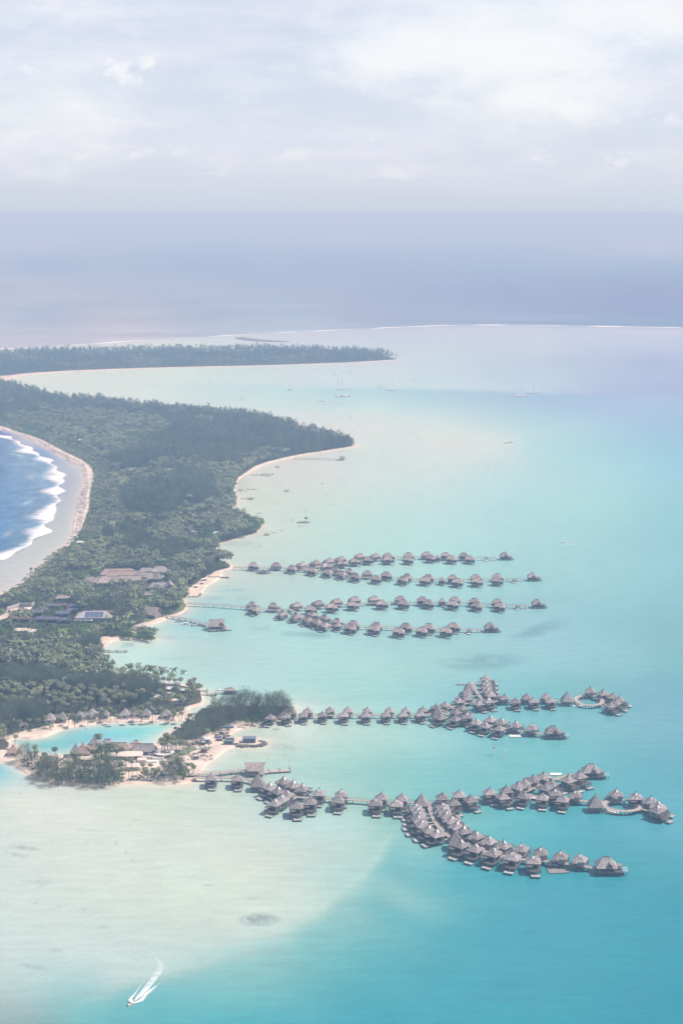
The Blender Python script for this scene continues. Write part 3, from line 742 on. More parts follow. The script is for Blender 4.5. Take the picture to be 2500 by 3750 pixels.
def ribbon(mb, P, w, z0, z1, closed=False):
    n = len(P)
    L = []
    for i in range(n):
        a = P[i - 1] if (i > 0 or closed) else P[i]
        b = P[(i + 1) % n] if (i < n - 1 or closed) else P[i]
        t = Vector((b[0] - a[0], b[1] - a[1], 0)).normalized()
        L.append((Vector((-t.y, t.x, 0)) * (w / 2), Vector((P[i][0], P[i][1], 0))))
    o = len(mb.v)
    for nv, p in L:
        for s, z in ((1, z0), (-1, z0), (-1, z1), (1, z1)):
            q = p + nv * s
            mb.v.append((q.x, q.y, z))
    m = n if closed else n - 1
    for i in range(m):
        a, b = o + 4 * i, o + 4 * ((i + 1) % n)
        for k in range(4):
            j = (k + 1) % 4
            mb.f.append((a + k, a + j, b + j, b + k))
    if not closed:
        mb.f.append((o, o + 1, o + 2, o + 3))
        e = o + 4 * (n - 1)
        mb.f.append((e + 3, e + 2, e + 1, e))
    return L

def resample(P, step):
    out, carry = [], 0.0
    for a, b in zip(P[:-1], P[1:]):
        a, b = Vector(a[:2]), Vector(b[:2])
        d = (b - a).length
        s = carry
        while s < d:
            out.append((a.lerp(b, s / d), (b - a).normalized()))
            s += step
        carry = s - d
    return out

def pier(name, label, branches, width=2.4, z=DECK_Z, step=9.0, rings=(), rails=True, m='deck', piles_max=98, group='piers of the overwater resorts', cat='pier'):
    first = at(*branches[0][0], z)
    root = thing(name, (first.x, first.y, 0), label, cat, group)
    inv = Vector((first.x, first.y, 0))
    lines, spots = [], []
    for k, br in enumerate(branches):
        P = [at(x, y, z) for x, y in br]
        lines.append(P)
        Q = smooth_open(P)
        Q = [q - inv for q in Q]
        mb = MB()
        zz = 0.006 * k
        ribbon(mb, Q, width, z - 0.28 + zz, z + zz)
        mb.build('deck', M[m], root)
        if rails:
            rb = MB()
            for s in (-1, 1):
                off = []
                for i, q in enumerate(Q):
                    a, b = Q[max(i - 1, 0)], Q[min(i + 1, len(Q) - 1)]
                    t = Vector((b.x - a.x, b.y - a.y, 0)).normalized()
                    off.append(q + Vector((-t.y, t.x, 0)) * s * (width / 2 - 0.1))
                ribbon(rb, off, 0.09, z + 0.92, z + 1.02)
                for p, t in resample(off, 3.0):
                    rb.box(p.x, p.y, z + zz + 0.004, 0.1, 0.1, 0.9)
            rb.build('railing', M['wood'], root)
        for p, t in resample(Q, step):
            n = Vector((-t.y, t.x)) * (width / 2 - 0.25)
            spots += [p + n, p - n]
    for (c, rx, ry, w) in rings:
        mb = MB()
        P = [(c[0] + rx * math.cos(2 * PI * i / 48) - inv.x, c[1] + ry * math.sin(2 * PI * i / 48) - inv.y, z) for i in range(48)]
        ribbon(mb, P, w, z - 0.3 + 0.05, z + 0.05, True)
        mb.build('ring_deck', M[m], root)
        rb = MB()
        for s in (-1, 1):
            k = s * (w / 2 - 0.12)
            Pq = [(c[0] + (rx + k) * math.cos(2 * PI * i / 48) - inv.x, c[1] + (ry + k) * math.sin(2 * PI * i / 48) - inv.y, z) for i in range(48)]
            ribbon(rb, Pq, 0.1, z + 0.95, z + 1.05, True)
            for p in Pq[::2]:
                rb.box(p[0], p[1], z + 0.054, 0.1, 0.1, 0.9)
        rb.build('ring_railing', M['wood'], root)
        for i in range(0, 48, 2):
            a = 2 * PI * i / 48
            for k in (-w / 2 + .3, w / 2 - .3):
                spots.append(Vector((c[0] + (rx + k) * math.cos(a) - inv.x, c[1] + (ry + k) * math.sin(a) - inv.y)))
        lines.append([Vector((p[0] + inv.x, p[1] + inv.y, z)) for p in P])
    stride = max(1, math.ceil(len(spots) / piles_max))
    for p in spots[::stride]:
        o = bpy.data.objects.new('pile', pile_me)
        COL.objects.link(o)
        o.parent = root
        o.location = (p.x, p.y, 0)
    PIER_LINES[name] = PIER_LINES.get(name, []) + lines
    return root, lines

def smooth_open(P):
    P = [Vector(p) for p in P]
    for _ in range(2):
        Q = [P[0]]
        for a, b in zip(P[:-1], P[1:]):
            Q += [a.lerp(b, 0.25), a.lerp(b, 0.75)]
        P = Q + [P[-1]]
    return P

def ring_from(z, xl, xr, yt, yb, zoom):
    l, r, t, b = (at(*zoom(*q), z) for q in ((xl, (yt + yb) / 2), (xr, (yt + yb) / 2), ((xl + xr) / 2, yt), ((xl + xr) / 2, yb)))
    c = (l + r + t + b) / 4
    return (c.x, c.y), (r - l).length / 2, (t - b).length / 2

_, pier_a = pier('pier', 'long forked timber pier farthest out from the resort spit, leaving the wooded headland', [
    [ZA(-120, 204), ZA(0, 207), ZA(200, 210), ZA(380, 213), ZA(560, 226)],
    [ZA(560, 226), ZA(700, 190), ZA(830, 172), ZA(1000, 145), ZA(1180, 130), ZA(1420, 107), ZB(300, 107), ZB(850, 112), ZB(965, 115)],
    [ZA(560, 226), ZA(720, 240), ZA(870, 263), ZA(1000, 290), ZA(1130, 300), ZA(1420, 302), ZB(180, 318), ZB(640, 322), ZB(1225, 312)]])
_, pier_b = pier('pier', 'long forked pier with pale rails starting beside the thatched lodge', [
    [Z4(878, 345), Z4(1200, 358), Z4(1550, 385), ZA(140, 600), ZA(280, 615), ZA(420, 606)],
    [ZA(420, 606), ZA(500, 596), ZA(620, 590), ZA(720, 578), ZA(930, 562), ZA(1130, 548), ZA(1400, 538), ZB(200, 541), ZB(640, 545), ZB(1265, 574)],
    [ZA(420, 606), ZA(500, 645), ZA(600, 690), ZA(720, 728), ZA(850, 757), ZA(950, 766), ZA(1080, 770), ZA(1360, 780), ZB(400, 796), ZB(820, 800)]])
ring_c = ring_from(DECK_Z, 1062, 1262, 243, 318, ZD)
_, pier_c = pier('pier', 'branching pier of the row behind, leaving the ironwood spit and ending in an oval ring', [
    [Z2(1030, 500), ZC(80, 384), ZC(170, 380), ZC(600, 378), ZC(1160, 377), ZC(1290, 372), ZD(10, 362)],
    [ZD(10, 362), ZD(70, 345), ZD(140, 322), ZD(240, 300), ZD(340, 286), ZD(450, 288), ZD(640, 289), ZD(940, 284), ZD(1052, 278)],
    [ZD(352, 288), ZD(335, 262), ZD(300, 215), ZD(278, 170), ZD(272, 140)],
    [ZD(10, 362), ZD(90, 395), ZD(180, 430), ZD(260, 446), ZD(380, 468), ZD(520, 497), ZD(640, 520), ZD(835, 540)]],
    rings=[(*ring_c, 3.0)])
ring_d = ring_from(DECK_Z, 1003, 1265, 350, 430, ZG)
_, pier_d = pier('pier', 'sweeping S-shaped pier closest to the viewer with an oval ring at its seaward end', [
    [ZE(20, 216), ZE(100, 218), ZE(300, 216), ZE(440, 226), ZE(500, 240), ZE(600, 275), ZE(690, 310), ZE(790, 360), ZE(900, 382), ZE(1030, 382), ZE(1160, 390), ZE(1440, 405), ZF(110, 186), ZF(440, 196), ZF(580, 200), ZF(680, 200)],
    [ZF(592, 203), ZF(620, 265), ZF(650, 350), ZF(700, 415), ZF(770, 478), ZF(850, 530), ZF(960, 565), ZF(1100, 604), ZF(1250, 643), ZF(1400, 670), ZG(560, 786), ZG(700, 803), ZG(820, 820), ZG(965, 842)],
    [ZF(680, 200), ZF(800, 188), ZF(1000, 155), ZF(1150, 145), ZG(220, 322), ZG(380, 305), ZG(455, 285), ZG(545, 230), ZG(640, 200), ZG(760, 172), ZG(860, 155)],
    [ZG(380, 305), ZG(480, 322), ZG(640, 336), ZG(760, 350), ZG(890, 362), ZG(1003, 362)]],
    width=3.0, rings=[(*ring_d, 3.4)])
ALL_LINES = pier_a + pier_b + pier_c + pier_d

def nearest_on(lines, p):
    best = None
    for P in lines:
        for a, b in zip(P[:-1], P[1:]):
            a2, b2, q = Vector(a[:2]), Vector(b[:2]), Vector(p[:2])
            t = max(0, min(1, (q - a2).dot(b2 - a2) / max((b2 - a2).length_squared, 1e-6)))
            c = a2.lerp(b2, t)
            d = (c - q).length
            if best is None or d < best[0]:
                best = (d, c)
    return best

# ------------------------------------------------------------------ prototypes of the overwater houses; +y is the gangway side, -y the lagoon side
def stilts(root, pts, top):
    me = MB().tube((0, 0, -1.0), (0, 0, top), 0.2, 0.18, 6).mesh('stilt', M['pile'])
    for x, y in pts:
        o = bpy.data.objects.new('stilt', me)
        COL.objects.link(o)
        o.parent = root
        o.location = (x, y, 0)

def rail_box(mb, x0, x1, y0, y1, z, h=0.95):
    for a, b in (((x0, y0), (x1, y0)), ((x0, y0), (x0, y1)), ((x1, y0), (x1, y1))):
        mb.box((a[0] + b[0]) / 2, (a[1] + b[1]) / 2, z + h - 0.08, abs(a[0] - b[0]) + 0.08, abs(a[1] - b[1]) + 0.08, 0.08)
        n = 5
        for i in range(n + 1):
            mb.box(a[0] + (b[0] - a[0]) * i / n, a[1] + (b[1] - a[1]) * i / n, z + 0.003, 0.07, 0.07, h - 0.086)
    return mb

def make_bungalow():
    r = thing('overwater_bungalow', (0, 0, 0), 'thatched overwater bungalow', 'bungalow')
    roof = MB().hip(0, 0, 9.0, 8.9, 6.2, 10.3, 0.4, 0.14, depth_ridge=0.4).build('roof', M['thatch'], r)
    MB().hip(0, 0, 0.9, 0.8, 10.32, 10.75, 0.5, 0.0, thick=0.05).build('ridge_cap', M['thatch_dark'], roof)
    MB().hip(2.0, 4.2, 3.2, 3.6, 5.7, 7.4, 0.3, 0.05).build('porch_roof', M['thatch'], roof)
    w = MB().box(0, 0.2, 2.9, 6.7, 6.7, 3.5).build('wall', M['wood'], r)
    g = MB()
    g.box(0, -3.18, 3.05, 5.0, 0.1, 2.3).box(-3.38, 0.2, 3.9, 0.1, 3.2, 1.2).box(3.83, -0.6, 3.9, 0.1, 3.2, 1.2)
    g.build('window', M['glass'], w)
    MB().box(2.0, 3.58, 2.95, 1.3, 0.1, 2.0).build('door', M['wood_dark'], w)
    MB().box(0, -1.7, 2.6, 9.0, 12.2, 0.3).build('deck', M['wood_dark'], r)
    rail_box(MB(), -4.3, 4.3, -7.6, -3.7, 2.9).build('railing', M['wood'], r)
    s = MB().box(-2.4, -5.6, 5.4, 3.9, 3.4, 0.14)
    s.box(-4.1, -7.1, 2.9, 0.12, 0.12, 2.5).box(-0.7, -7.1, 2.9, 0.12, 0.12, 2.5)
    s.build('sunshade', M['thatch_dark'], r)
    p = MB().box(1.2, -9.6, 0.95, 5.4, 3.2, 0.22)
    p.box(1.2, -11.1, 1.17, 5.4, 0.25, 0.3).box(-1.38, -9.5, 1.17, 0.25, 2.9, 0.3).box(3.78, -9.5, 1.17, 0.25, 2.9, 0.3)
    p.build('bathing_platform', M['pale_deck'], r)
    st = MB()
    for i in range(6):
        st.box(1.2, -7.95 - 0.1 * i, 2.45 - i * 0.24, 1.3, 0.5, 0.1)
    st.build('steps', M['deck_grey'], r)
    stilts(r, [(-3.9, 3.6), (3.9, 3.6), (-3.9, -1.8), (3.9, -1.8), (-3.9, -7.2), (3.9, -7.2)], 2.62)
    stilts(r, [(-1.0, -10.6), (3.4, -10.6)], 1.0)
    MB().box(2.4, 4.9, 2.62, 1.7, 1.0, 0.2).build('gangway', M['deck'], r)
    sk = MB()
    a, b = Vector((0, -4.45, 6.2)), Vector((0, -0.22, 10.3))
    u = (b - a).normalized()
    n = Vector((0, -u.z, u.y))
    base_ = a.lerp(b, 0.52) + n * 0.0 - Vector((0, -0.45, 0.0))
    c = [base_ + Vector((dx, 0, 0)) + u * dy for dx, dy in ((-0.55, 0), (0.55, 0), (0.55, 1.9), (-0.55, 1.9))]
    sk.quad_box([q + n * 0.0 for q in c] + [q + n * 0.16 for q in c])
    sk.build('skylight', M['skylight'], r)
    freeze(r)
    return r

def make_villa():
    r = thing('overwater_villa', (0, 0, 0), 'double roofed overwater villa', 'villa')
    roof = MB().hip(-0.4, 0.6, 11.8, 7.5, 5.6, 9.1, 5.2, 0.07).build('roof', M['thatch_tan'], r)
    MB().hip(-0.4, 0.6, 5.8, 0.5, 9.24, 9.55, 5.4, 0.0, thick=0.05).build('ridge_cap', M['thatch_dark'], roof)
    MB().hip(3.0, -2.5, 5.8, 6.0, 5.2, 8.1, 0.5, 0.07).build('cross_roof', M['thatch_tan'], roof)
    w = MB().box(-0.4, 0.6, 2.8, 10.2, 5.9, 3.0).build('wall', M['wood'], r)
    MB().box(3.2, -3.0, 2.8, 5.2, 4.6, 2.6).build('bay', M['wood'], w)
    MB().box(-2.6, -2.4, 3.0, 4.6, 0.1, 2.1).box(3.2, -5.36, 3.0, 3.8, 0.1, 1.9).box(-5.55, 0.6, 3.4, 0.1, 3.0, 1.0).build('window', M['glass'], w)
    MB().box(0, -1.6, 2.5, 12.0, 9.6, 0.28).build('deck', M['wood_dark'], r)
    rail_box(MB(), -5.8, 0.4, -6.2, -2.6, 2.78).build('railing', M['wood'], r)
    MB().box(2.2, -8.3, 0.95, 4.4, 2.6, 0.22).box(2.2, -9.5, 1.17, 4.4, 0.2, 0.25).build('bathing_platform', M['pale_deck'], r)
    st = MB()
    for i in range(6):
        st.box(-0.6, -6.55 - 0.1 * i, 2.35 - i * 0.24, 1.2, 0.5, 0.1)
    st.build('steps', M['deck_grey'], r)
    stilts(r, [(-5.2, 2.6), (0, 2.6), (5.2, 2.6), (-5.2, -5.6), (0, -5.6), (5.2, -5.6)], 2.52)
    MB().box(-0.4, 4.4, 2.52, 1.7, 1.0, 0.2).build('gangway', M['deck'], r)
    freeze(r)
    return r

def make_suite():
    r = thing('overwater_suite', (0, 0, 0), 'large thatched suite', 'suite')
    roof = MB().hip(0, 0, 13.5, 11.5, 5.2, 10.6, 4.2, 0.05).build('roof', M['thatch'], r)
    MB().hip(0, 0, 4.6, 0.7, 10.5, 10.95, 4.2, 0.0, thick=0.05).build('ridge_cap', M['thatch_dark'], roof)
    d = MB().gable(1.6, -3.6, 4.4, 4.2, 6.2, 8.6, PI / 2, 0.3).build('dormer', M['thatch'], roof)
    MB().box(1.6, -5.5, 6.1, 1.9, 0.14, 1.1).build('dormer_window', M['glass'], d)
    w = MB().box(0, 0, 2.9, 10.4, 8.6, 2.5).build('wall', M['wood'], r)
    MB().box(0, -4.33, 3.1, 8.0, 0.1, 1.9).box(5.23, 0, 3.2, 0.1, 5.4, 1.8).box(-5.23, 0, 3.2, 0.1, 3.4, 1.6).build('window', M['glass'], w)
    MB().box(2.0, -0.4, 2.6, 16.4, 12.0, 0.3).build('deck', M['wood_dark'], r)
    pg = MB().box(8.2, 0, 5.2, 3.8, 4.6, 0.16)
    for x in (6.5, 9.9):
        for y in (-2.1, 2.1):
            pg.box(x, y, 2.9, 0.14, 0.14, 2.3)
    pg.build('pergola', M['deck_grey'], r)
    MB().box(11.4, -1.4, 2.2, 3.2, 6.4, 0.25).box(12.9, -1.4, 2.45, 0.2, 6.4, 0.7).box(11.4, -4.5, 2.45, 3.2, 0.2, 0.7).build('plunge_pool', M['white'], r)
    MB().box(11.4, -1.3, 2.46, 2.6, 5.9, 0.3).build('pool_water', mat('pool water', (0.10, 0.38, 0.42), (0.08, 0.32, 0.38), 0.1, 0.4, 2, 0.0), r)
    MB().box(12.5, 4.6, 0.95, 3.6, 3.0, 0.22).build('bathing_platform', M['pale_deck'], r)
    stilts(r, [(-5, 4.5), (0, 4.5), (5, 4.5), (-5, -5), (0, -5), (5, -5), (10, -5), (10, 4.5), (12.5, -4.0), (12.5, 1.4)], 2.3)
    freeze(r)
    return r

def make_pavilion():
    r = thing('tall_pavilion', (0, 0, 0), 'tall dark thatched pavilion', 'pavilion')
    roof = MB().hip(0, 0, 10.4, 10.4, 4.4, 12.6, 0.3, 0.03, depth_ridge=0.3).build('roof', M['thatch'], r)
    MB().hip(0, 0, 0.7, 0.7, 12.5, 13.1, 0.2, 0.0, thick=0.05).build('ridge_cap', M['thatch_dark'], roof)
    MB().box(0, 0, 2.9, 7.6, 7.6, 1.6).build('wall', M['wood'], r)
    MB().box(0, 0, 2.62, 10.0, 10.0, 0.28).build('deck', M['deck_grey'], r)
    rail_box(MB(), -4.7, 4.7, -4.7, 4.7, 2.9).build('railing', M['wood'], r)
    stilts(r, [(-4.2, -4.2), (4.2, -4.2), (-4.2, 4.2), (4.2, 4.2), (0, -4.2), (0, 4.2)], 2.64)
    freeze(r)
    return r

def make_kiosk():
    r = thing('pier_shelter', (0, 0, 0), 'small open shelter', 'shelter')
    p = MB()
    for x in (-1.5, 1.5):
        for y in (-1.3, 1.3):
            p.box(x, y, 2.72, 0.16, 0.16, 2.2)
    p.build('frame', M['wood_dark'], r)
    MB().box(0, 0, 4.92, 4.0, 3.4, 0.14).box(0, 0, 5.06, 3.0, 2.4, 0.1).build('roof', M['wood'], r)
    MB().box(0, -0.4, 2.44, 4.6, 4.2, 0.26).build('deck', M['deck_grey'], r)
    MB().box(-0.6, -4.4, 0.9, 4.2, 2.6, 0.22).build('landing_stage', M['white'], r)
    st = MB()
    for i in range(5):
        st.box(0.4, -2.75 - 0.16 * i, 2.2 - i * 0.27, 1.2, 0.5, 0.1)
    st.build('steps', M['deck_grey'], r)
    stilts(r, [(-2, 1.2), (2, 1.2), (-2, -2), (2, -2)], 2.46)
    freeze(r)
    return r

PROTO = {'b': make_bungalow(), 'v': make_villa(), 's': make_suite(), 'p': make_pavilion(), 'k': make_kiosk()}
APEX = {'b': 10.4, 'v': 9.0, 's': 10.2, 'p': 12.6, 'k': 4.9}
USED = {}
RATE = random.Random(5)

def place(kind, px, py, label, group, sc=1.0, face=None, lines=None, skylight=False, xs=None):
    """A house whose roof top stands at this spot of the photo; it turns its back to the pier (or to FACE, an angle for -y)."""
    p = at(px, py, APEX[kind] * sc)
    loc = (p.x, p.y, 0.0)
    d, c = nearest_on(lines or ALL_LINES, p)
    if face is None:
        v = Vector((c.x - p.x, c.y - p.y))
        rz = math.atan2(v.y, v.x) - PI / 2 if v.length > 0.8 else 0.0
    else:
        rz = face
    root = PROTO[kind]
    sc = sc * SHRINK
    r, parts = dup(root, loc, rz, sc, label, group)
    USED[kind] = 1
    for g in parts.get('gangway', []):
        ext = max(0.6, d / sc - (4.4 if kind == 'b' else 3.9) - 1.0)
        if ext < 16:
            y0 = 4.4 if kind == 'b' else 3.9
            g.scale = (1, ext, 1)
            g.location = (0, y0 * (1 - ext), 0)
    for s in parts.get('skylight', []):
        if not skylight:
            bpy.data.objects.remove(s)
        else:                                   # on the slope that looks towards the sun side of the picture
            best = max(range(4), key=lambda k: Vector((math.sin(rz + k * PI / 2), -math.cos(rz + k * PI / 2))).dot(Vector((0.30, -0.95))))
            s.rotation_euler = (0, 0, best * PI / 2)
    return r

def row(kind, pts, phrase, group, sc=1.0, sky=(), start='shore', look=None, face=None, lines=None, var=0.03):
    look = look or {'b': 'thatched stilt bungalow', 'v': 'double-roofed stilt villa'}[kind]
    for i, (x, y) in enumerate(pts):
        lab = '%s, %s from %s, %s' % (look, ORD[i + 1], start, phrase)
        place(kind, x, y, lab, group, sc * (1 + RATE.uniform(-var, var)), face, lines, (i in sky) if sky != 'all' else True)

SHRINK = 0.90
GA, GB, GC, GD = 'villas on the most distant pier', 'villas on the pier beside the lodge', 'bungalows on the pier from the ironwood spit', 'bungalows on the curved pier in front'
row('v', [ZA(75, 150), ZA(288, 150), ZA(535, 145), ZA(668, 128), ZA(795, 110), ZA(905, 92), ZA(1090, 65), ZA(1238, 65), ZA(1360, 60), ZB(120, 55), ZB(290, 48), ZB(475, 55), ZB(650, 58)], 'far side of most distant pier, upper fork', GA, lines=pier_a)
row('v', [ZA(440, 178), ZA(635, 197), ZA(760, 155), ZA(910, 130), ZA(1035, 110), ZA(1165, 96), ZA(1355, 90), ZB(115, 91), ZB(330, 78), ZB(530, 85), ZB(705, 88)], 'near side of most distant pier, upper fork', GA, lines=pier_a)
row('v', [ZA(855, 190), ZA(995, 208), ZA(1160, 228), ZA(1345, 240), ZB(105, 258), ZB(310, 265), ZB(545, 270), ZB(765, 265), ZB(970, 258)], 'far side of most distant pier, lower fork', GA, lines=pier_a)
row('v', [ZA(785, 213), ZA(920, 232), ZA(1050, 255), ZA(1245, 275), ZB(65, 282), ZB(275, 288), ZB(585, 302), ZB(770, 298), ZB(965, 292)], 'near side of most distant pier, lower fork', GA, lines=pier_a)
row('b', [ZB(395, 78)], 'squeezed between villas on the most distant upper fork', GA, 0.72, look='little pyramid roofed bungalow', lines=pier_a)
row('b', [ZB(437, 285)], 'near side of the most distant lower fork', GA, 0.85, look='lone pyramid roofed bungalow', lines=pier_a)
row('v', [ZA(60, 525), ZA(265, 535), ZA(485, 530), ZA(690, 512), ZA(870, 495), ZA(1040, 475), ZA(1225, 470), ZA(1475, 470), ZB(255, 478), ZB(560, 478), ZB(750, 492), ZB(970, 500)], 'far side of lodge pier, upper fork', GB, lines=pier_b)
row('v', [ZA(80, 562), ZA(620, 563), ZA(820, 540), ZA(1020, 523), ZA(1300, 510), ZB(70, 507), ZB(310, 508), ZB(540, 513), ZB(770, 530), ZB(990, 533)], 'near side of lodge pier, upper fork', GB, lines=pier_b)
row('v', [ZA(640, 615), ZA(757, 647), ZA(875, 682), ZA(1030, 707), ZA(1250, 722), ZB(95, 730), ZB(315, 735), ZB(550, 727)], 'far side of lodge pier, lower fork', GB, lines=pier_b)
row('v', [ZA(350, 607), ZA(478, 634), ZA(590, 662), ZA(675, 684), ZA(750, 716), ZA(1000, 738), ZA(1225, 748), ZB(25, 772), ZB(245, 768), ZB(475, 768)], 'near side of lodge pier, lower fork', GB, lines=pier_b)
row('b', [ZB(440, 484)], 'between villas behind the lodge pier upper fork', GB, 0.85, look='lone pyramid roofed bungalow', lines=pier_b)
row('b', [ZA(878, 722)], 'near side of the lodge pier lower fork', GB, 0.78, look='small pyramid roofed bungalow', lines=pier_b)
for (p, lab, g, l) in ((ZB(1035, 52), 'big hipped suite at the seaward end of the most distant pier upper fork', GA, pier_a), (ZB(1300, 248), 'big hipped suite at the seaward end of the most distant pier lower fork', GA, pier_a),
                       (ZB(1345, 502), 'big hipped suite at the seaward end of the lodge pier upper fork', GB, pier_b), (ZB(895, 727), 'big hipped suite at the seaward end of the lodge pier lower fork', GB, pier_b)):
    place('s', *p, lab, g, 0.86, 0.0, l)
for (p, lab) in ((ZB(862, 97), 'small open shelter on the most distant pier before the upper end suite'), (ZB(1130, 305), 'small open shelter with white stage before the most distant lower end suite'),
                 (ZB(1165, 556), 'small open shelter on the lodge pier before the upper end suite'), (ZB(700, 787), 'small open shelter with white stage before the lodge pier lower end suite')):
    place('k', *p, lab, 'shelters along the piers', 0.95, 0.0)

C1 = 0.86
row('b', [ZC(150, 310), ZC(285, 303), ZC(465, 298), ZC(612, 298), ZC(772, 300), ZC(952, 302), ZC(1088, 300), ZC(1228, 295), ZC(1335, 275), ZC(1410, 255)], 'back row of the ironwood spit pier', GC, C1, lines=pier_c[:2], sky=(0,))
row('b', [ZC(-25, 355), ZC(105, 345), ZC(245, 338), ZC(403, 335), ZC(577, 335), ZC(758, 338), ZC(922, 335), ZC(1063, 335), ZC(1205, 330)], 'front row of the ironwood spit pier', GC, C1, lines=pier_c[:1])
row('b', [ZD(170, 248), ZD(232, 230), ZD(235, 205), ZD(228, 180)], 'shoreward side of the spit pier north arm', GC, C1, start='junction', lines=pier_c[2:3])
row('b', [ZD(395, 245), ZD(412, 200), ZD(390, 170), ZD(382, 142), ZD(378, 112), ZD(375, 75)], 'seaward side of the spit pier north arm', GC, 0.95, 'all', start='junction', lines=pier_c[2:3])
row('b', [ZD(145, 330), ZD(195, 302), ZD(320, 265)], 'packed round the spit pier junction', GC, 0.9, start='tall pavilion', lines=pier_c[1:2])
row('b', [ZD(515, 222), ZD(685, 218), ZD(835, 215)], 'far side of the spit pier east arm', GC, 0.9, start='junction', lines=pier_c[1:2])
row('b', [ZD(600, 250), ZD(735, 248), ZD(865, 245)], 'near side of the spit pier east arm', GC, 0.9, start='junction', lines=pier_c[1:2])
row('b', [ZD(1170, 165), ZD(1270, 187), ZD(1345, 210), ZD(1390, 235), ZD(1365, 260), ZD(1325, 280)], 'clockwise round the spit pier oval ring', GC, 0.95, start='top', lines=[pier_c[4]])
row('b', [ZD(25, 370), ZD(135, 382), ZD(300, 410), ZD(370, 435), ZD(475, 455)], 'near row of the spit pier south arm', GC, 0.95, (2, 3), start='junction', lines=pier_c[3:4])
row('b', [ZD(230, 358), ZD(405, 383), ZD(492, 403), ZD(600, 425), ZD(725, 445)], 'far row of the spit pier south arm', GC, 1.0, 'all', start='junction', lines=pier_c[3:4])
place('s', *ZD(885, 470), 'big suite with dormer window at the end of the spit pier south arm', GC, 0.92, 0.0)
for p, lab, s in ((ZD(3, 318), 'tall steep pavilion where the ironwood spit pier starts to branch', .92), (ZD(242, 130), 'tall steep pavilion at the tip of the spit pier north arm', .82), (ZD(995, 200), 'tall steep dark pavilion beside the spit pier oval ring', .95)):
    place('p', *p, lab, 'tall pavilions of the piers', s, 0.0)

row('b', [ZE(165, 170), ZE(378, 175)], 'start of the curved front pier', GD, 0.98, (), lines=pier_d[:1], face=0.0)
row('b', [ZE(760, 195), ZE(838, 225), ZE(910, 255), ZE(1048, 290)], 'far row of the front pier\'s first cluster', GD, 1.0, 'all', lines=pier_d[:1])
row('b', [ZE(648, 243), ZE(715, 275), ZE(785, 305), ZE(740, 340), ZE(685, 375)], 'shoreward column of the front pier\'s first cluster', GD, 1.0, 'all', start='top', lines=pier_d[:1])
row('b', [ZE(862, 390), ZE(975, 360)], 'nearer edge of the front pier\'s first cluster', GD, 1.05, (), lines=pier_d[:1], face=0.0)
row('b', [ZE(1230, 300), ZF(215, 100), ZF(382, 110)], 'far row of the front pier\'s straight middle', GD, 1.0, (0,), lines=pier_d[:1])
row('b', [ZE(1205, 350), ZF(170, 145), ZF(340, 155)], 'near row of the front pier\'s straight middle', GD, 1.0, (1, 2), lines=pier_d[:1])
row('b', [ZF(500, 188), ZF(515, 218), ZF(530, 252), ZF(520, 282), ZF(550, 322), ZF(605, 365), ZF(670, 398)], 'shoreward column of the front pier\'s curve', GD, 1.0, 'all', start='pavilion', lines=pier_d[1:2])
row('b', [ZF(720, 180), ZF(730, 210), ZF(748, 250), ZF(795, 290), ZF(835, 335), ZF(890, 372), ZF(990, 415), ZF(1095, 455), ZF(1215, 490), ZF(1360, 515), ZF(1520, 545), ZG(690, 700), ZG(828, 722)], 'inner row of the front pier\'s curve', GD, 1.0, 'all', start='pavilion', lines=pier_d[1:2])
row('b', [ZF(865, 480), ZF(985, 517), ZF(1130, 548), ZF(1290, 580), ZF(1460, 610)], 'outermost row of the front pier\'s curve', GD, 1.06, 'all', start='dark pavilion', lines=pier_d[1:2])
row('b', [ZF(715, 100), ZF(850, 80)], 'behind the front pier\'s junction', GD, 1.0, (), start='pavilion', lines=pier_d[2:3])
row('b', [ZF(805, 145), ZF(945, 122)], 'nearer side of the front pier\'s junction', GD, 1.0, (), start='pavilion', lines=pier_d[2:3])
row('b', [ZG(182, 248), ZG(298, 235), ZG(385, 208), ZG(430, 185), ZG(492, 157), ZG(570, 135)], 'far row of the front pier\'s east arm', GD, 1.0, (), start='junction', lines=pier_d[2:3])
row('b', [ZG(745, 155), ZG(825, 127)], 'behind the fork toward the end suite', GD, 1.08, (), start='fork', lines=pier_d[2:3])
row('b', [ZG(580, 218), ZG(625, 190)], 'near row below the fork\'s walkway', GD, 1.0, (), start='fork', lines=pier_d[2:3])
row('b', [ZG(275, 282), ZG(425, 275), ZG(560, 288), ZG(705, 300)], 'near row of the front pier\'s east arm', GD, 0.98, (), start='junction', lines=pier_d[2:4])
row('b', [ZG(650, 255), ZG(795, 268)], 'far row between fork and ring pavilion', GD, 1.0, 'all', start='fork', lines=pier_d[3:4])
row('b', [ZG(1090, 258), ZG(1230, 280), ZG(1340, 310), ZG(1385, 345), ZG(1380, 372)], 'clockwise round the front pier\'s oval ring', GD, 1.05, 'all', start='top', lines=[pier_d[4]])
place('s', *ZG(905, 86), 'big suite with dormer window at the far tip of the front pier', GD, 0.98, 0.0)
place('s', *ZG(1015, 752), 'big suite with dormer window at the end of the front pier\'s curve', GD, 1.0, 0.0)
for p, lab, s in ((ZE(545, 172), 'tall steep pavilion third from shore on the front pier', 1.0), (ZF(545, 108), 'tall steep pavilion at the front pier\'s T-junction', .95), (ZF(822, 415), 'tall dark pavilion wedged in the front pier\'s curve', 1.0), (ZG(942, 294), 'tall steep dark pavilion beside the front pier\'s oval ring', 1.0)):
    place('p', *p, lab, 'tall pavilions of the piers', s, 0.0)
for k, r in PROTO.items():                # the first of each kind stood at the origin only to be copied
    for c in list(r.children):
        for g in list(c.children):
            bpy.data.objects.remove(g)
        bpy.data.objects.remove(c)
    bpy.data.objects.remove(r)

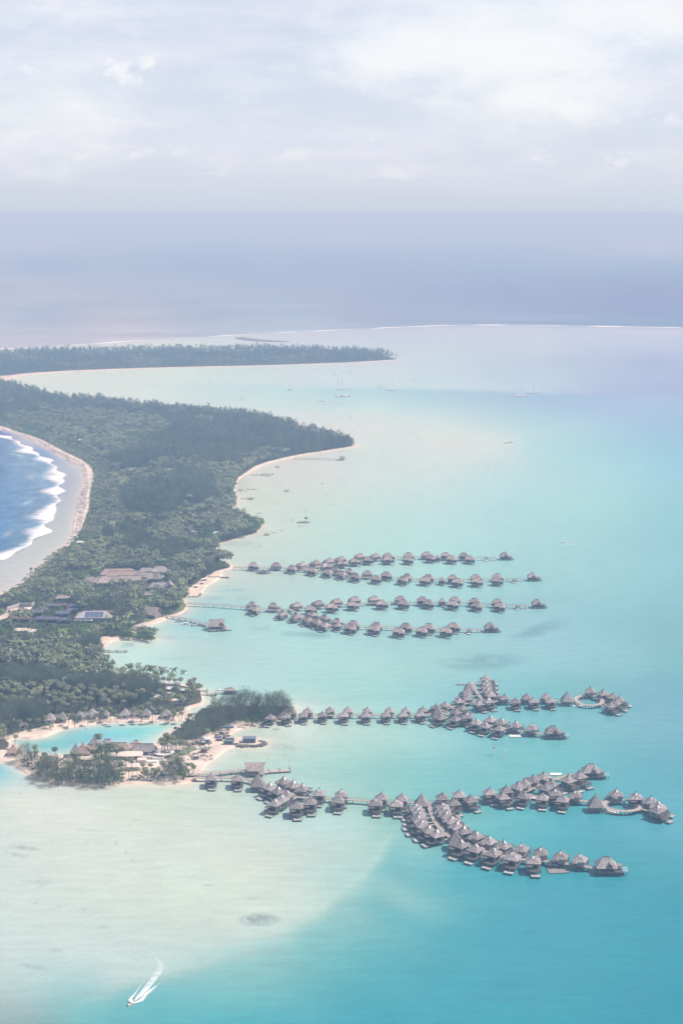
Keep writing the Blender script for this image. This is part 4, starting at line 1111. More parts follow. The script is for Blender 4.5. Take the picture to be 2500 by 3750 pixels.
# floating platforms and stages
def stage(px, py, w, d, rz, label, white=True, z=0.5):
    p = at(px, py, z)
    r = thing('swim_platform', (p.x, p.y, 0), label, 'platform', 'swim platforms moored by the piers', rz)
    MB().box(0, 0, z - 0.2, w, d, 0.22).build('deck', M['white'] if white else M['deck_grey'], r)
    f = MB()
    for s in (-1, 1):
        f.tube((-w / 2 + .4, s * (d / 2 - .5), z - 0.45), (w / 2 - .4, s * (d / 2 - .5), z - 0.45), 0.3, 0.3, 8)
    f.build('float', M['wood_dark'], r)
    MB().box(w / 2 - 0.5, -d / 2 + 0.06, z - 0.6, 0.5, 0.08, 1.3).build('ladder', M['alu'], r)
stage(*ZG(672, 856), 12, 7.0, 0.1, 'large grey swim platform off the front pier\'s curve', False)
stage(*ZG(1052, 436), 9, 5, -0.25, 'white swim platform below the front pier\'s oval ring')
stage(*ZG(655, 165), 8, 4, 0, 'pale swim platform behind the fork of the front pier', True)
stage(*ZG(500, 337), 3.4, 3, 0, 'tiny white platform by the east arm near row')
stage(*ZD(600, 553), 9, 4.5, -0.1, 'long white swim platform off the spit pier south arm')
stage(*ZD(1073, 322), 7, 4.5, -0.2, 'white swim platform below the spit pier oval ring')
stage(*ZD(185, 158), 8, 3, 0, 'dark landing platform beside the north arm pavilion', False)
stage(*ZE(672, 508), 5.5, 4, 0.1, 'small square swim platform in front of the first cluster', False)
stage(*ZG(632, 812), 6, 3.0, -0.2, 'pale landing stage beside the front pier\'s last bungalows', True, 1.4)
stage(*Z4(803, 550), 7, 3, -0.1, 'low dark raft moored near the boathouse walkway', False)
# ------------------------------------------------------------------ buildings on land
CLEAR = []                 # (x, y, radius, depth towards the viewer) kept free of trees
GZ = 0.95

def clear(x, y, r, front=22.0):
    CLEAR.append((x, y, r, front))

def hut(px, py, w, d, h_wall, h_roof, label, group=None, roof='thatch', wall='cream', ridge=None, rz=0.0, name='beach_villa', cat='villa', z_px=None, kind='hip', porch=True, front=22.0, drop=0.0, win=True):
    """A walled hut with a thatched or metal roof; (px, py) is its roof top in the photo."""
    zt = GZ + h_wall + h_roof
    p = at(px, py, zt)
    r = thing(name, (p.x, p.y, GZ - drop), label, cat, group, rz)
    h_wall += drop
    rd = max(0.4, w - d) if ridge is None else ridge
    mb = MB()
    if kind == 'hip':
        mb.hip(0, 0, w, d, h_wall, h_wall + h_roof, rd, 0.08 if roof.startswith('thatch') else 0.0)
    else:
        mb.gable(0, 0, w, d, h_wall, h_wall + h_roof)
    rf = mb.build('roof', M[roof], r)
    if roof.startswith('thatch'):
        MB().box(0, 0, h_wall + h_roof - 0.12, max(rd, 0.5) + 0.3, 0.6, 0.3).build('ridge_cap', M['thatch_dark'], rf)
    wl = MB().box(0, 0, 0, w * 0.78, d * 0.76, h_wall + 0.02)
    if kind == 'gable':
        o = len(wl.v)
        hx, hy = w * 0.39, d * 0.38
        for s in (-1, 1):
            wl.v += [(s * hx, -hy, h_wall + .02), (s * hx, hy, h_wall + .02), (s * hx, 0, h_wall + h_roof * 0.74)]
        wl.f += [(o, o + 1, o + 2), (o + 5, o + 4, o + 3)]
    wo_ = wl.build('wall', M[wall], r)
    if win:
        k = max(1, int(w * 0.78 / 4.0))
        for i in range(k):
            x = (i - (k - 1) / 2) * w * 0.78 / k
            MB().box(x, -d * 0.38 - 0.03, 0.9 + drop, 1.9, 0.1, min(1.5, h_wall - drop - 1.0)).build('window', M['glass'], wo_)
        MB().box(w * 0.39 + 0.03, 0, 0.25 + drop, 0.1, 1.3, 1.95).build('door', M['wood_dark'], wo_)
    if porch:
        MB().box(0, -d * 0.38 - 1.6, 0.02, w * 0.7, 3.1, 0.25).build('terrace', M['deck'], r)
    clear(p.x, p.y, max(w, d) * 0.55 + 1.0, front)
    return r

BV = 'thatched beach villas behind the turquoise pool'
for x, y, w, lab in ((1025, 207, 8.2, 'pale thatched pyramid villa on the pool beach, beside the long linked roof'), (1202, 205, 7.0, 'narrow thatched pyramid villa on the pool beach between two palms clumps'), (1362, 210, 8.6, 'lone thatched pyramid villa at the channel end of the pool beach'),
                     (865, 213, 6.2, 'small thatched villa peeping over beach shrubs behind the pool'), (755, 208, 8.6, 'tall thatched villa rising from a long low roof behind the pool'), (655, 228, 6.4, 'pointed thatched villa at the shoreward corner of the long low roof'),
                     (412, 245, 9.0, 'shaded grey thatched villa where the pool beach widens'), (512, 238, 8.6, 'grey thatched villa half under trees beside the wide beach')):
    hut(*Z1(x, y), w, w * 0.96, 2.6, 4.6, lab, BV, ridge=0.4)
hut(*Z1(1105, 218), 12.5, 6.4, 2.6, 3.0, 'long linking thatched roof between two pyramid villas on the pool beach', BV)
hut(*Z1(700, 240), 15, 6.4, 2.5, 2.7, 'long low thatched roof joining two pointed villas behind the pool', BV)
hut(*Z1(455, 258), 14, 6.0, 2.4, 2.8, 'sagging grey thatched roof linking the two shaded villas', BV)
hut(*Z1(195, 318), 8, 6, 2.4, 2.6, 'low grey thatched villa under trees at the blind end of the pool', BV)
hut(*Z1(790, 205), 7, 6, 2.4, 2.2, 'thatched roof glimpsed among palms behind the tall villa', BV)
hut(*Z1(110, 512), 8.5, 8.0, 2.6, 4.4, 'sunlit reddish thatched hut beside the sand at the pool mouth', None, roof='thatch_red', wall='cream', ridge=0.8, name='beach_hut', cat='hut')
LB = 'roofs of the lobby beside the pool'
for x, y, w, d, hw, hr, rg, rf, lab in ((775, 432, 11, 11, 3.2, 8.0, 0.4, 'thatch', 'tallest steep thatched lobby pavilion at the edge of the turquoise pool'),
                                        (682, 493, 10.5, 10, 3.0, 6.4, 0.5, 'thatch_red', 'broad reddish thatched lobby pavilion among palms by the pool'),
                                        (620, 500, 7.0, 7, 3.0, 5.4, 0.4, 'thatch', 'dark pointed thatched lobby turret beside the broad pavilion'),
                                        (745, 508, 9, 7, 3.0, 2.8, 4.0, 'thatch_red', 'low reddish thatched link roof below the tallest lobby pavilion'),
                                        (885, 462, 8, 5, 3.0, 2.4, 4.0, 'thatch', 'small brown roof between palms at the edge of the pool'),
                                        (985, 492, 17, 9, 3.2, 3.6, 9.0, 'thatch_red', 'long reddish hipped restaurant roof beside the pool'),
                                        (1118, 472, 11, 9, 3.2, 4.0, 2.0, 'thatch_red', 'pink thatched hip roof standing above the restaurant range'),
                                        (1180, 500, 17, 10, 3.4, 4.2, 13.0, 'thatch', 'big grey thatched dining roof with open front beside the terraces')):
    hut(*Z1(x, y), w, d, hw, hr, lab, LB, roof=rf, wall='wood', ridge=rg, name='lobby_pavilion', cat='pavilion', front=14, porch=False)
for x, y, w, d, lab in ((1035, 562, 14, 11, 'pale flat-pitched kitchen roof in front of the restaurant'), (1120, 562, 9, 10, 'second pale pitched roof adjoining the kitchen'), (905, 570, 8, 6, 'small pale roof half hidden by the big round tree'),
                        (1085, 660, 10, 6, 'pale canopy roof among palms on the spit'), (700, 602, 12, 5, 'low pale canopy below the reddish lobby pavilion')):
    hut(*Z1(x, y), w, d, 2.8, 1.7, lab, LB, roof='cream', wall='cream', ridge=w * .6, name='service_building', cat='building', front=10, porch=False)
# terraces, bar and walls beside the pond
def block(px, py, w, d, h, m, label, name, cat, rz=0.0, roof=None, z0=GZ, group=None, extras=True, front=8.0):
    p = at(px, py, z0 + h)
    r = thing(name, (p.x, p.y, z0), label, cat, group, rz)
    b = MB().box(0, 0, 0, w, d, h).build('body', M[m], r)
    if roof:
        MB().box(0, 0, h + 0.003, w + 0.5, d + 0.5, 0.16).build('roof', M[roof], r)
    if extras:
        MB().box(-w * 0.22, -d / 2 - 0.03, 0.1, 1.1, 0.08, min(2.0, h * 0.8)).build('door', M['wood_dark'], b)
        MB().box(w * 0.2, -d / 2 - 0.03, h * 0.42, w * 0.26, 0.08, h * 0.35).build('window', M['glass'], b)
    clear(p.x, p.y, max(w, d) * 0.5 + 1, front)
    return r
c0 = at(*Z1(1345, 575), 3.4)
bar = thing('round_bar', (c0.x, c0.y, GZ), 'round open pool bar with ring shaped white roof beside the pond', 'bar')
ringm = MB()
for rr, z in ((6.2, 3.0),):
    P = [(6.0 * math.cos(2 * PI * i / 28), 4.6 * math.sin(2 * PI * i / 28), 0) for i in range(28)]
    ribbon(ringm, P, 2.6, 2.7, 3.0, True)
ringm.build('roof', M['white'], bar)
pm = MB()
for i in range(0, 28, 4):
    a = 2 * PI * i / 28
    pm.box(6.0 * math.cos(a), 4.6 * math.sin(a), 0, 0.25, 0.25, 2.69)
pm.build('post', M['wood_dark'], bar)
cm = MB()
ribbon(cm, [(3.4 * math.cos(2 * PI * i / 20), 2.6 * math.sin(2 * PI * i / 20), 0) for i in range(20)], 0.8, 0.02, 1.1, True)
cm.build('counter', M['wood'], bar)
clear(c0.x, c0.y, 9, 12)
for x, y, w, d, h, m, lab in ((1255, 572, 6, 4, 2.6, 'cream', 'cream terrace block between restaurant and round bar'), (1210, 605, 9, 4, 1.4, 'concrete', 'low concrete terrace wall in front of the dining roof'), (1300, 610, 8, 3, 1.3, 'white', 'white terrace wall below the round bar'), (1165, 625, 6, 5, 1.8, 'cream', 'cream loggia block beside the kitchen'),
                             (1440, 545, 9, 4, 0.9, 'concrete', 'long pale terrace step beside the pond'), (1250, 640, 7, 3, 1.0, 'white', 'white garden wall among small palms')):
    block(*Z1(x, y), w, d, h, m, lab, 'terrace_block', 'terrace', extras=False, group='pale terraces by the pond', front=14)
# spit: sheds, containers, boats on the sand
SH = 'sheds on the sandy spit'
block(*Z7(345, 508), 7.0, 5.0, 3.4, 'concrete', 'grey shed with pale lean roof at the edge of the ironwoods', 'shed', 'shed', 0.05, 'white', group=SH)
block(*Z7(315, 570), 2.6, 2.2, 2.4, 'blue_metal', 'tiny dark kiosk in front of the pale-roofed shed', 'shed', 'shed', 0, 'concrete', group=SH)
block(*Z7(790, 495), 6.2, 3.0, 2.7, 'wood', 'brown container behind the blue container on the spit', 'container', 'container', 0.02, group=SH)
block(*Z7(768, 545), 6.4, 3.0, 2.7, 'blue_metal', 'blue container with white goods on top on the spit', 'container', 'container', -0.03, group=SH)
block(*Z7(1140, 495), 9.0, 5.2, 3.2, 'blue_metal', 'blue grey boat shed on the rocky tip of the spit', 'shed', 'shed', 0.0, 'blue_metal', group=SH)
block(*Z7(322, 690), 4.0, 3.4, 2.7, 'red', 'small red and blue hut on the sand beside the pond', 'shed', 'shed', 0.1, 'blue_metal', group=SH)
block(*Z7(195, 820), 3.6, 2.8, 2.3, 'concrete', 'small grey box hut on the sand near the pier root', 'shed', 'shed', 0.1, 'concrete', group=SH)
block(*Z7(905, 582), 3.8, 1.6, 1.2, 'cream', 'low cream crate stack beside the blue container', 'crate_stack', 'crates', 0, extras=False, group=SH)
block(*Z7(600, 520), 4.5, 2.0, 1.2, 'maroon', 'low maroon truck bed parked among sand heaps', 'trailer', 'trailer', 0.1, extras=False, group=SH)
block(*Z7(710, 478), 3.8, 2.0, 1.5, 'wood_dark', 'dark pile of timber behind the containers', 'timber_pile', 'timber', 0, extras=False, group=SH)
block(*Z7(1190, 610), 5.0, 2.2, 0.8, 'cream', 'pale stacked slabs on the rocky tip', 'slab_stack', 'slabs', 0, extras=False, group=SH)

def boat(px, py, ln, label, rz=0.0, cabin=True, hull='white', z=0.0, group=None, name='motorboat', canopy=False, cat='boat'):
    p = at(px, py, z)
    r = thing(name, (p.x, p.y, z), label, cat, group, rz)
    w = ln * 0.30
    sec = []
    for t, k, zz in ((-0.5, 0.82, 0), (-0.2, 1.0, 0), (0.15, 0.92, 0.05), (0.35, 0.6, 0.14), (0.5, 0.06, 0.26)):
        x = t * ln
        h = w * k / 2
        sec.append([(x, -h * 0.6, -0.25), (x, -h, 0.55 + zz * 1.5), (x, h, 0.55 + zz * 1.5), (x, h * 0.6, -0.25)])
    MB().rings(sec).build('hull', M[hull], r)
    MB().box(-0.12 * ln, 0, 0.556, ln * 0.56, w * 0.7, 0.06).build('cockpit', M['deck_grey'], r)
    if cabin:
        c = MB().box(0.02 * ln, 0, 0.62, ln * 0.3, w * 0.66, 0.75).build('cabin', M['white'], r)
        MB().box(0.175 * ln, 0, 0.85, 0.06, w * 0.56, 0.4).build('windscreen', M['glass'], c)
    if canopy:
        cb = MB()
        for a in (-0.22, 0.1):
            for s in (-1, 1):
                cb.box(a * ln, s * w * 0.36, 0.62, 0.08, 0.08, 1.5)
        cb.build('canopy_frame', M['alu'], r)
        MB().box(-0.06 * ln, 0, 2.12, ln * 0.42, w * 0.84, 0.1).build('canopy', M['white'], r)
    MB().box(-0.52 * ln, 0, 0.1, 0.4, 0.5, 0.9).build('outboard_motor', M['wood_dark'], r)
    return r
boat(*Z7(740, 310), 10, 'blue and white hulled boat drawn up under the ironwoods on the spit', -0.15, True, 'blue', 1.4)
boat(*Z7(990, 305), 4, 'small pale dinghy drawn up on the narrow beach', 0.5, False, 'cream', 1.1)
boat(*Z7(585, 490), 5, 'small boat under a blue tarpaulin beside the sheds', 0.1, False, 'blue', 1.4)
boat(*Z7(1390, 318), 5.5, 'narrow dark canoe afloat off the ironwood beach', 0.25, False, 'wood_dark')
# driftwood, timber and rocks strewn on the spit
rk = MB()
for _ in range(210):
    t = RATE.random()
    P = conv(Z2, [(690, 745), (760, 752), (850, 752), (930, 742), (945, 728), (900, 712)])
    i = min(int(t * 5), 4)
    x, y = (P[i][k] + (P[i + 1][k] - P[i][k]) * (t * 5 - i) for k in (0, 1))
    p = at(x + RATE.gauss(0, 3), y + RATE.gauss(0, 1.2), 0)
    s = RATE.uniform(0.5, 1.5)
    ring_ = lambda k, z: [(p.x + k * s * math.cos(a + RATE.uniform(-.3, .3)), p.y + k * s * math.sin(a), z) for a in (0, 1.05, 2.1, 3.14, 4.2, 5.2)]
    rk.rings([ring_(0.6, 0.0), ring_(0.65, 0.5 + s * .4), ring_(0.25, 0.9 + s * .6)])
tag(rk.build('riprap_rocks', M['rock']), 'grey boulders armouring the rounded tip of the spit', kind='stuff')
db = MB()
for _ in range(150):
    x, y = Z7(RATE.uniform(480, 780), RATE.uniform(330, 470)) if RATE.random() < .5 else Z7(RATE.uniform(0, 480), RATE.uniform(560, 900))
    p = at(x, y, GZ)
    db.box(p.x, p.y, GZ, RATE.uniform(.4, 2.6), RATE.uniform(.3, 1.0), RATE.uniform(.2, .9), RATE.uniform(0, 3))
tag(db.build('building_debris', M['wood']), 'scattered timber and building debris on the sand', kind='stuff')

# resort back-of-house: maroon roofs carrying solar panels
SOL = 'solar roofed buildings in the palm forest'
def solar(px, py, w, d, label, rz=0.0, roof='maroon', cols=4, rows_=2, cover=1.0, side=0, hw=3.4, hr=1.7, group=SOL, front=26):
    r = hut(px, py, w, d, hw, hr, label, group, roof, 'wood_dark', w * 0.55, rz, 'solar_building', 'building', porch=False, front=front)
    a, b = Vector((0, -d / 2, hw)), Vector((0, -0.1, hw + hr))
    u = (b - a)
    n = Vector((0, -u.z, u.y)).normalized()
    for i in range(cols):
        for j in range(rows_):
            x0 = (i - cols / 2 + 0.06) * w * 0.80 * cover / cols
            x1 = (i - cols / 2 + 0.94) * w * 0.80 * cover / cols
            t0, t1 = 0.10 + j * 0.80 / rows_, 0.10 + (j + 0.92) * 0.80 / rows_
            q = [a + u * t + Vector((x, 0, 0)) + n * 0.10 for x, t in ((x0, t0), (x1, t0), (x1, t1), (x0, t1))]
            s = MB().quad_box(q + [c + n * 0.08 for c in q]).build('solar_panel', M['solar'], r)
            f = MB()
            m0, m1 = (q[0] + q[1]) / 2, (q[2] + q[3]) / 2
            e = Vector((0.07, 0, 0))
            f.quad_box([m0 - e + n * .083, m0 + e + n * .083, m1 + e + n * .083, m1 - e + n * .083, m0 - e + n * .1, m0 + e + n * .1, m1 + e + n * .1, m1 - e + n * .1])
            f.build('panel_frame', M['alu'], s)
    return r
for x, y, w, d, c, lab in ((430, 133, 17, 8, 6, 'longest solar roof at the back of the service yard'), (612, 138, 13, 8, 5, 'solar roof continuing the longest range beside the forest'), (290, 185, 15, 12, 5, 'wide solar roof beside the sandy yard'), (357, 163, 9, 8, 3, 'small raised solar roof above the wide one'),
                           (512, 193, 15, 12, 5, 'wide solar roof in the middle of the service yard'), (592, 170, 11, 8, 4, 'solar roof beside the longest range, facing the white hall'), (335, 240, 10, 9, 3, 'solar roof at the near edge of the yard beside maroon roofs'), (432, 242, 12, 9, 4, 'central solar roof of the near row in the yard'), (542, 248, 11, 9, 4, 'solar roof of the near row closest to the white hall')):
    solar(*Z3(x, y), w, d, lab, 0.06, cols=c)
for x, y, w, d, lab in ((105, 238, 10, 8, 'plain maroon roof beside the frame edge of the yard'), (205, 240, 10, 8, 'plain maroon roof between sandy yard and near solar roofs'), (150, 205, 7, 6, 'small brown roof standing behind the two plain maroon roofs'), (520, 130, 7, 6, 'bare brown roof gap between the two long solar roofs')):
    hut(*Z3(x, y), w, d, 3.2, 1.6, lab, SOL, 'maroon', 'wood_dark', w * .5, 0.05, 'service_building', 'building', porch=False, front=16)
big = solar(*Z3(780, 195), 34, 20, 'big white-roofed hall carrying dark solar arrays', 0.0, 'concrete', 4, 2, 0.62, hw=4.2, hr=4.2, front=26)
hut(*Z3(850, 188), 26, 8, 6.6, 2.0, 'long maroon roof rising behind the big white hall', SOL, 'maroon', 'wood_dark', 18, 0.0, 'service_building', 'building', porch=False)
solar(*Z3(690, 256), 17, 7, 'low lean roof of solar panels in front of the white hall', 0.0, 'alu', 7, 2, 1.0, hw=2.4, hr=1.3)
def wall_line(pts, h, label, zoom):
    P = [at(*zoom(x, y), GZ) for x, y in pts]
    root = thing('yard_wall', P[0], label, 'wall')
    P = [p - P[0] for p in P]
    mb = MB()
    ribbon(mb, P, 0.5, 0, h)
    mb.build('wall', M['concrete'], root)
    cp = MB()
    ribbon(cp, P, 0.7, h + 0.004, h + 0.18)
    cp.build('coping', M['white'], root)
wall_line([(60, 192), (150, 165), (160, 158), (262, 158), (288, 146)], 3.0, 'pale concrete wall round the sandy yard by the ocean side', Z3)
sheet('yard_ground', world_poly(conv(Z3, [(-60, 270), (40, 230), (60, 200), (160, 175), (270, 170), (250, 195), (150, 225), (60, 262), (-60, 300)])), 1.06, M['sand'], 'structure')
for x, y, r_ in ((60, 220, 12), (150, 195, 14), (230, 180, 12), (10, 255, 12)):
    p = at(*Z3(x, y), GZ)
    clear(p.x, p.y, r_, 14)
WR = 'pale roofs showing through the forest'
for zoom, x, y, w, d, rf, lab in ((Z3, 180, 335, 14, 9, 'cream', 'wide pale roof among palms below the service yard'), (Z3, 280, 345, 9, 8, 'cream', 'cream roof next to the wide pale one among palms'), (Z3, 575, 512, 11, 5, 'white', 'white hut roof alone deep in the palm grove'), (Z3, 640, 405, 4, 4, 'white', 'tiny white roof between palms above the pale beach'),
                                  (Z3, 1410, 812, 12, 6, 'white', 'white roof under palms at the headland by the small dock'), (Z3, 1500, 826, 8, 5, 'white', 'second white roof toward the dock on the palm headland'), (Z3, 1390, 860, 9, 5, 'white', 'white roof lower in the headland trees'), (Z3, 1290, 880, 6, 4, 'white', 'small pale roof in the shaded headland trees'), (Z3, 1480, 905, 9, 4, 'white', 'long pale roof low on the headland by the channel'), (Z3, 1225, 935, 5, 4, 'cream', 'little cream roof behind the lone pyramid villa'), (Z3, 1405, 910, 6, 4, 'cream', 'cream roof in deep shade above the channel'),
                                  (Z5, 660, 240, 7, 6, 'white', 'white twin-gabled house alone in the upper forest'), (Z5, 690, 242, 5, 5, 'white', 'white annex beside the lone house in the upper forest'), (Z5, 780, 312, 7, 4, 'white', 'long white roof below the lone house'), (Z5, 1100, 595, 4, 4, 'white', 'small white roof in the middle forest'), (Z5, 1155, 597, 6, 4, 'white', 'bright white roof in the middle forest beside a smaller one'), (Z5, 1500, 602, 4, 5, 'white', 'white speck of a roof toward the lagoon side of the forest'), (Z5, 1235, 605, 4, 3, 'cream', 'cream roof speck deep in the middle forest'),
                                  (Z5, 1125, 1035, 6, 4, 'white', 'white shed roof by a small clearing in the palm forest'), (Z5, 1180, 1012, 5, 4, 'red', 'reddish roof by the small clearing in the palm forest'), (Z5, 1125, 985, 6, 3, 'white', 'white roof at the back of the small clearing'), (Z5, 1025, 1028, 8, 6, 'cream', 'tan roof at the side of the small clearing'), (Z5, 1080, 755, 7, 5, 'thatch_red', 'pinkish roof alone in the dense forest'), (Z5, 655, 1076, 9, 4, 'white', 'long white roof behind the ocean beach'), (Z5, 950, 988, 4, 3, 'white', 'white roof speck behind the ocean beach forest'),
                                  (Z6, 215, 868, 9, 5, 'white', 'grey white shed roof near the lagoon headland'), (Z6, 380, 875, 10, 7, 'white', 'white gabled roof by the lagoon headland shore'), (Z6, 245, 748, 9, 5, 'thatch_red', 'pinkish roof in the forest above the headland'), (Z6, 630, 360, 5, 4, 'cream', 'cream roof at the lagoon edge of the upper forest'), (Z6, 135, 525, 4, 4, 'white', 'white roof speck in the dark middle wood')):
    hut(*zoom(x, y), w, d, 2.8, 1.6, lab, WR, rf, 'cream', w * 0.5, 0.0, 'forest_house', 'house', porch=False, front=13 if zoom is Z3 else 26, win=w > 6)
# thatched lodge among the palms
LG = 'brown roofs of the forest lodge'
for x, y, w, d, rg, hw, hr, rf, rz, lab in ((970, 1303, 36, 15, 27, 4, 4.6, 'thatch_red', 0.06, 'long tan lodge roof at the back of the cluster'), (1050, 1322, 46, 14, 38, 4, 4.4, 'thatch_red', 0.05, 'longest tan lodge roof in front of the back range'), (900, 1366, 34, 16, 22, 4, 4.4, 'thatch_tan', 0.05, 'broad brown lodge roof nearest the palms in front'), (850, 1362, 18, 18, 3, 4, 5.6, 'thatch_tan', 0.3, 'round-hipped brown lodge roof at the ocean end'),
                                            (1200, 1295, 21, 18, 9, 5, 6.4, 'thatch', 0.0, 'tallest grey lodge roof with stepped ridge'), (1185, 1335, 26, 15, 14, 4.5, 5.0, 'thatch', 0.0, 'grey lodge roof stepped below the tallest one'), (1245, 1330, 24, 15, 12, 4.5, 5.4, 'thatch', -0.3, 'grey lodge roof slanting toward the gable hall'), (1310, 1281, 21, 16, 7, 4.2, 5.4, 'thatch', 0.0, 'separate grey hipped roof beyond the lodge beside palms'), (735, 1366, 16, 13, 4, 3.6, 4.6, 'thatch_tan', 0.2, 'detached brown hip roof at the ocean end of the lodge'),
                                            (1300, 1415, 20, 12, 12, 3.6, 4.2, 'thatch', 0.1, 'low grey roof beside the steep gable hall'), (1215, 1490, 10, 7, 5, 3, 3, 'thatch', 0.1, 'small roof corner among palms below the lodge'), (1080, 1360, 34, 13, 26, 4, 4, 'thatch_tan', 0.03, 'middle brown lodge roof half hidden by palms'), (515, 1515, 14, 9, 8, 3, 3, 'thatch_tan', 0.1, 'lone brown roof in palms toward the service yard')):
    hut(*Z5(x, y), w, d, hw, hr, lab, LG, rf, 'wood', rg, rz, 'lodge_roof' if False else 'lodge_hall', 'hall', porch=False, front=17)
hut(*Z5(1393, 1412), 16, 15, 4, 7.4, 'steep gabled hall with dark verge beside the lodge beach', LG, 'thatch', 'wood', 0, PI / 2 + 0.15, 'lodge_hall', 'hall', porch=False, kind='gable', front=24)
hut(*Z4(500, 378), 15, 13, 3.4, 6.6, 'tall thatched gable house above the boathouse beach', None, 'thatch_tan', 'wood', 6, -0.5, 'thatched_house', 'house', porch=False, kind='gable', front=22)
hut(*Z4(175, 540), 5, 4, 2.4, 1.8, 'white boat shed beside the marina jetty', None, 'white', 'concrete', 2, 0, 'shed', 'shed', porch=False)
hut(*Z4(370, 590), 7, 4, 2.2, 1.4, 'low grey store shed on the marina jetty', None, 'concrete', 'concrete', 4, 0, 'shed', 'shed', porch=False)
# sunshades on the lodge beach
for i, (x, y) in enumerate(((1075, 55), (1100, 48), (1065, 90), (900, 160), (880, 200), (1000, 130), (770, 160), (800, 215))):
    hut(*Z4(x, y), 3.6, 3.4, 2.0, 0.8, ('white beach canopy on the lodge sand, %s along from the breakwater' % ORD[i + 1]), 'white canopies on the lodge beach', 'white', 'wood', 0.5, 0, 'beach_canopy', 'canopy', porch=False, win=False, front=8)

# ------------------------------------------------------------------ jetties, boathouse, docks
JG = 'small jetties of the lagoon shore'
pier('jetty', 'curved walkway with rails leading out to the boathouse', [[Z4(655, 487), Z4(760, 500), Z4(880, 520), Z4(1000, 548), Z4(1075, 580), Z4(1150, 600), Z4(1180, 612)]], 2.2, 2.2, 7, group=JG, cat='jetty')
pier('jetty', 'short side dock of the boathouse where the white launches lie', [[Z4(950, 592), Z4(1040, 580), Z4(1090, 585)]], 2.0, 1.3, 7, rails=False, group=JG, cat='jetty')
pier('jetty', 'low landing stage in front of the boathouse', [[Z4(1150, 655), Z4(1250, 648), Z4(1405, 636)]], 3.4, 1.2, 7, rails=False, group=JG, cat='jetty')
pier('jetty', 'broad marina quay beside the green point', [[Z4(180, 618), Z4(300, 628), Z4(420, 642), Z4(540, 650)]], 10.0, 1.5, 9, rails=False, m='deck_grey', group=JG, cat='jetty')
pier('jetty', 'thin jetty from the pale beach below the marina', [[Z4(-100, 888), Z4(60, 890), Z4(222, 890)]], 1.8, 1.4, 7, rails=False, m='deck_grey', group=JG, cat='jetty')
pier('jetty', 'long thin pile jetty off the upper beach ending in a little hut', [[Z6(940, 347), Z6(1100, 350), Z6(1290, 357)]], 2.0, 2.2, 9, rails=False, m='deck_grey', group=JG, cat='jetty')
pier('jetty', 'broken pile jetty at the bend of the upper beach', [[Z6(625, 468), Z6(715, 466)], [Z6(740, 460), Z6(790, 462)]], 1.8, 1.6, 8, rails=False, m='deck_grey', group=JG, cat='jetty')
pier('jetty', 'low dark jetty tip off the middle shore', [[Z6(555, 635), Z6(640, 635)]], 1.8, 1.3, 8, rails=False, m='deck_grey', group=JG, cat='jetty')
pier('jetty', 'stub jetty near the wooded headland', [[Z6(600, 571), Z6(668, 570)]], 1.6, 1.0, 8, rails=False, m='deck_grey', group=JG, cat='jetty')
pier('jetty', 'stub dock on piles under the green headland', [[Z6(520, 912), Z6(585, 915)]], 2.4, 1.6, 6, rails=False, m='deck_grey', group=JG, cat='jetty')
pier('jetty', 'headland dock leading to the small domed boat shelter', [[Z2(395, 322), Z2(500, 312), Z2(580, 300), Z2(680, 303)]], 2.2, 1.5, 7, rails=False, m='deck', group=JG, cat='jetty')
pier('jetty', 'thin dark jetty behind the headland dock', [[Z2(395, 290), Z2(472, 287)]], 2.0, 1.3, 7, rails=False, m='deck_grey', group=JG, cat='jetty')
pier('jetty', 'wide landing pier with rails running past the saddle-roofed pavilion', [[ZE(-20, 195), ZE(120, 188), ZE(240, 178), ZE(340, 165), ZE(440, 153)], [ZE(440, 156), ZE(520, 160), ZE(600, 160)]], 3.6, 2.2, 7, group=JG, cat='jetty')
pier('jetty', 'low end quay of the landing pier with a slim mast', [[ZE(560, 182), ZE(640, 166), ZE(720, 162), ZE(815, 156)]], 4.0, 1.3, 7, rails=False, group=JG, cat='jetty')
pier('breakwater', 'thin dark stone groyne beside the lodge beach', [[Z4(1150, 38), Z4(1290, 40), Z4(1380, 44)]], 2.6, 0.9, 9, rails=False, m='rock', group=JG, cat='groyne')
pier('breakwater', 'dark kerb of stones round the lodge sand terrace', [[Z4(855, 262), Z4(950, 262), Z4(1010, 260), Z4(1045, 245), Z4(1055, 225)]], 1.6, 1.15, 9, rails=False, m='rock', group=JG, cat='groyne')

p = at(*Z4(1235, 525), 9.6)
bh = thing('boathouse', (p.x, p.y, 0), 'steep roofed boathouse on piles with arched openings over the lagoon', 'boathouse', None, 0.08)
rf = MB().gable(0, 0, 13, 12, 4.2, 9.8, 0, 0.6).build('roof', M['thatch_tan'], bh)
MB().gable(4.2, -2.6, 5.4, 6.4, 4.6, 8.4, PI / 2, 0.5).build('dormer', M['thatch_tan'], rf)
wl = MB().box(0, 0, 1.8, 11.6, 9.6, 2.5)
wl.quad_box([(-5.7, -4.4, 4.3), (-5.5, -4.4, 4.3), (-5.5, 4.4, 4.3), (-5.7, 4.4, 4.3), (-5.7, -.2, 8.8), (-5.5, -.2, 8.8), (-5.5, .2, 8.8), (-5.7, .2, 8.8)])
wl.quad_box([(5.5, -4.4, 4.3), (5.7, -4.4, 4.3), (5.7, 4.4, 4.3), (5.5, 4.4, 4.3), (5.5, -.2, 8.8), (5.7, -.2, 8.8), (5.7, .2, 8.8), (5.5, .2, 8.8)])
w_ = wl.build('wall', M['blue_metal'], bh)
for x in (-3.4, 0.2, 3.8):
    MB().box(x, -4.86, 2.0, 2.2, 0.12, 1.9).build('opening', M['glass'] if x else M['white'], w_)
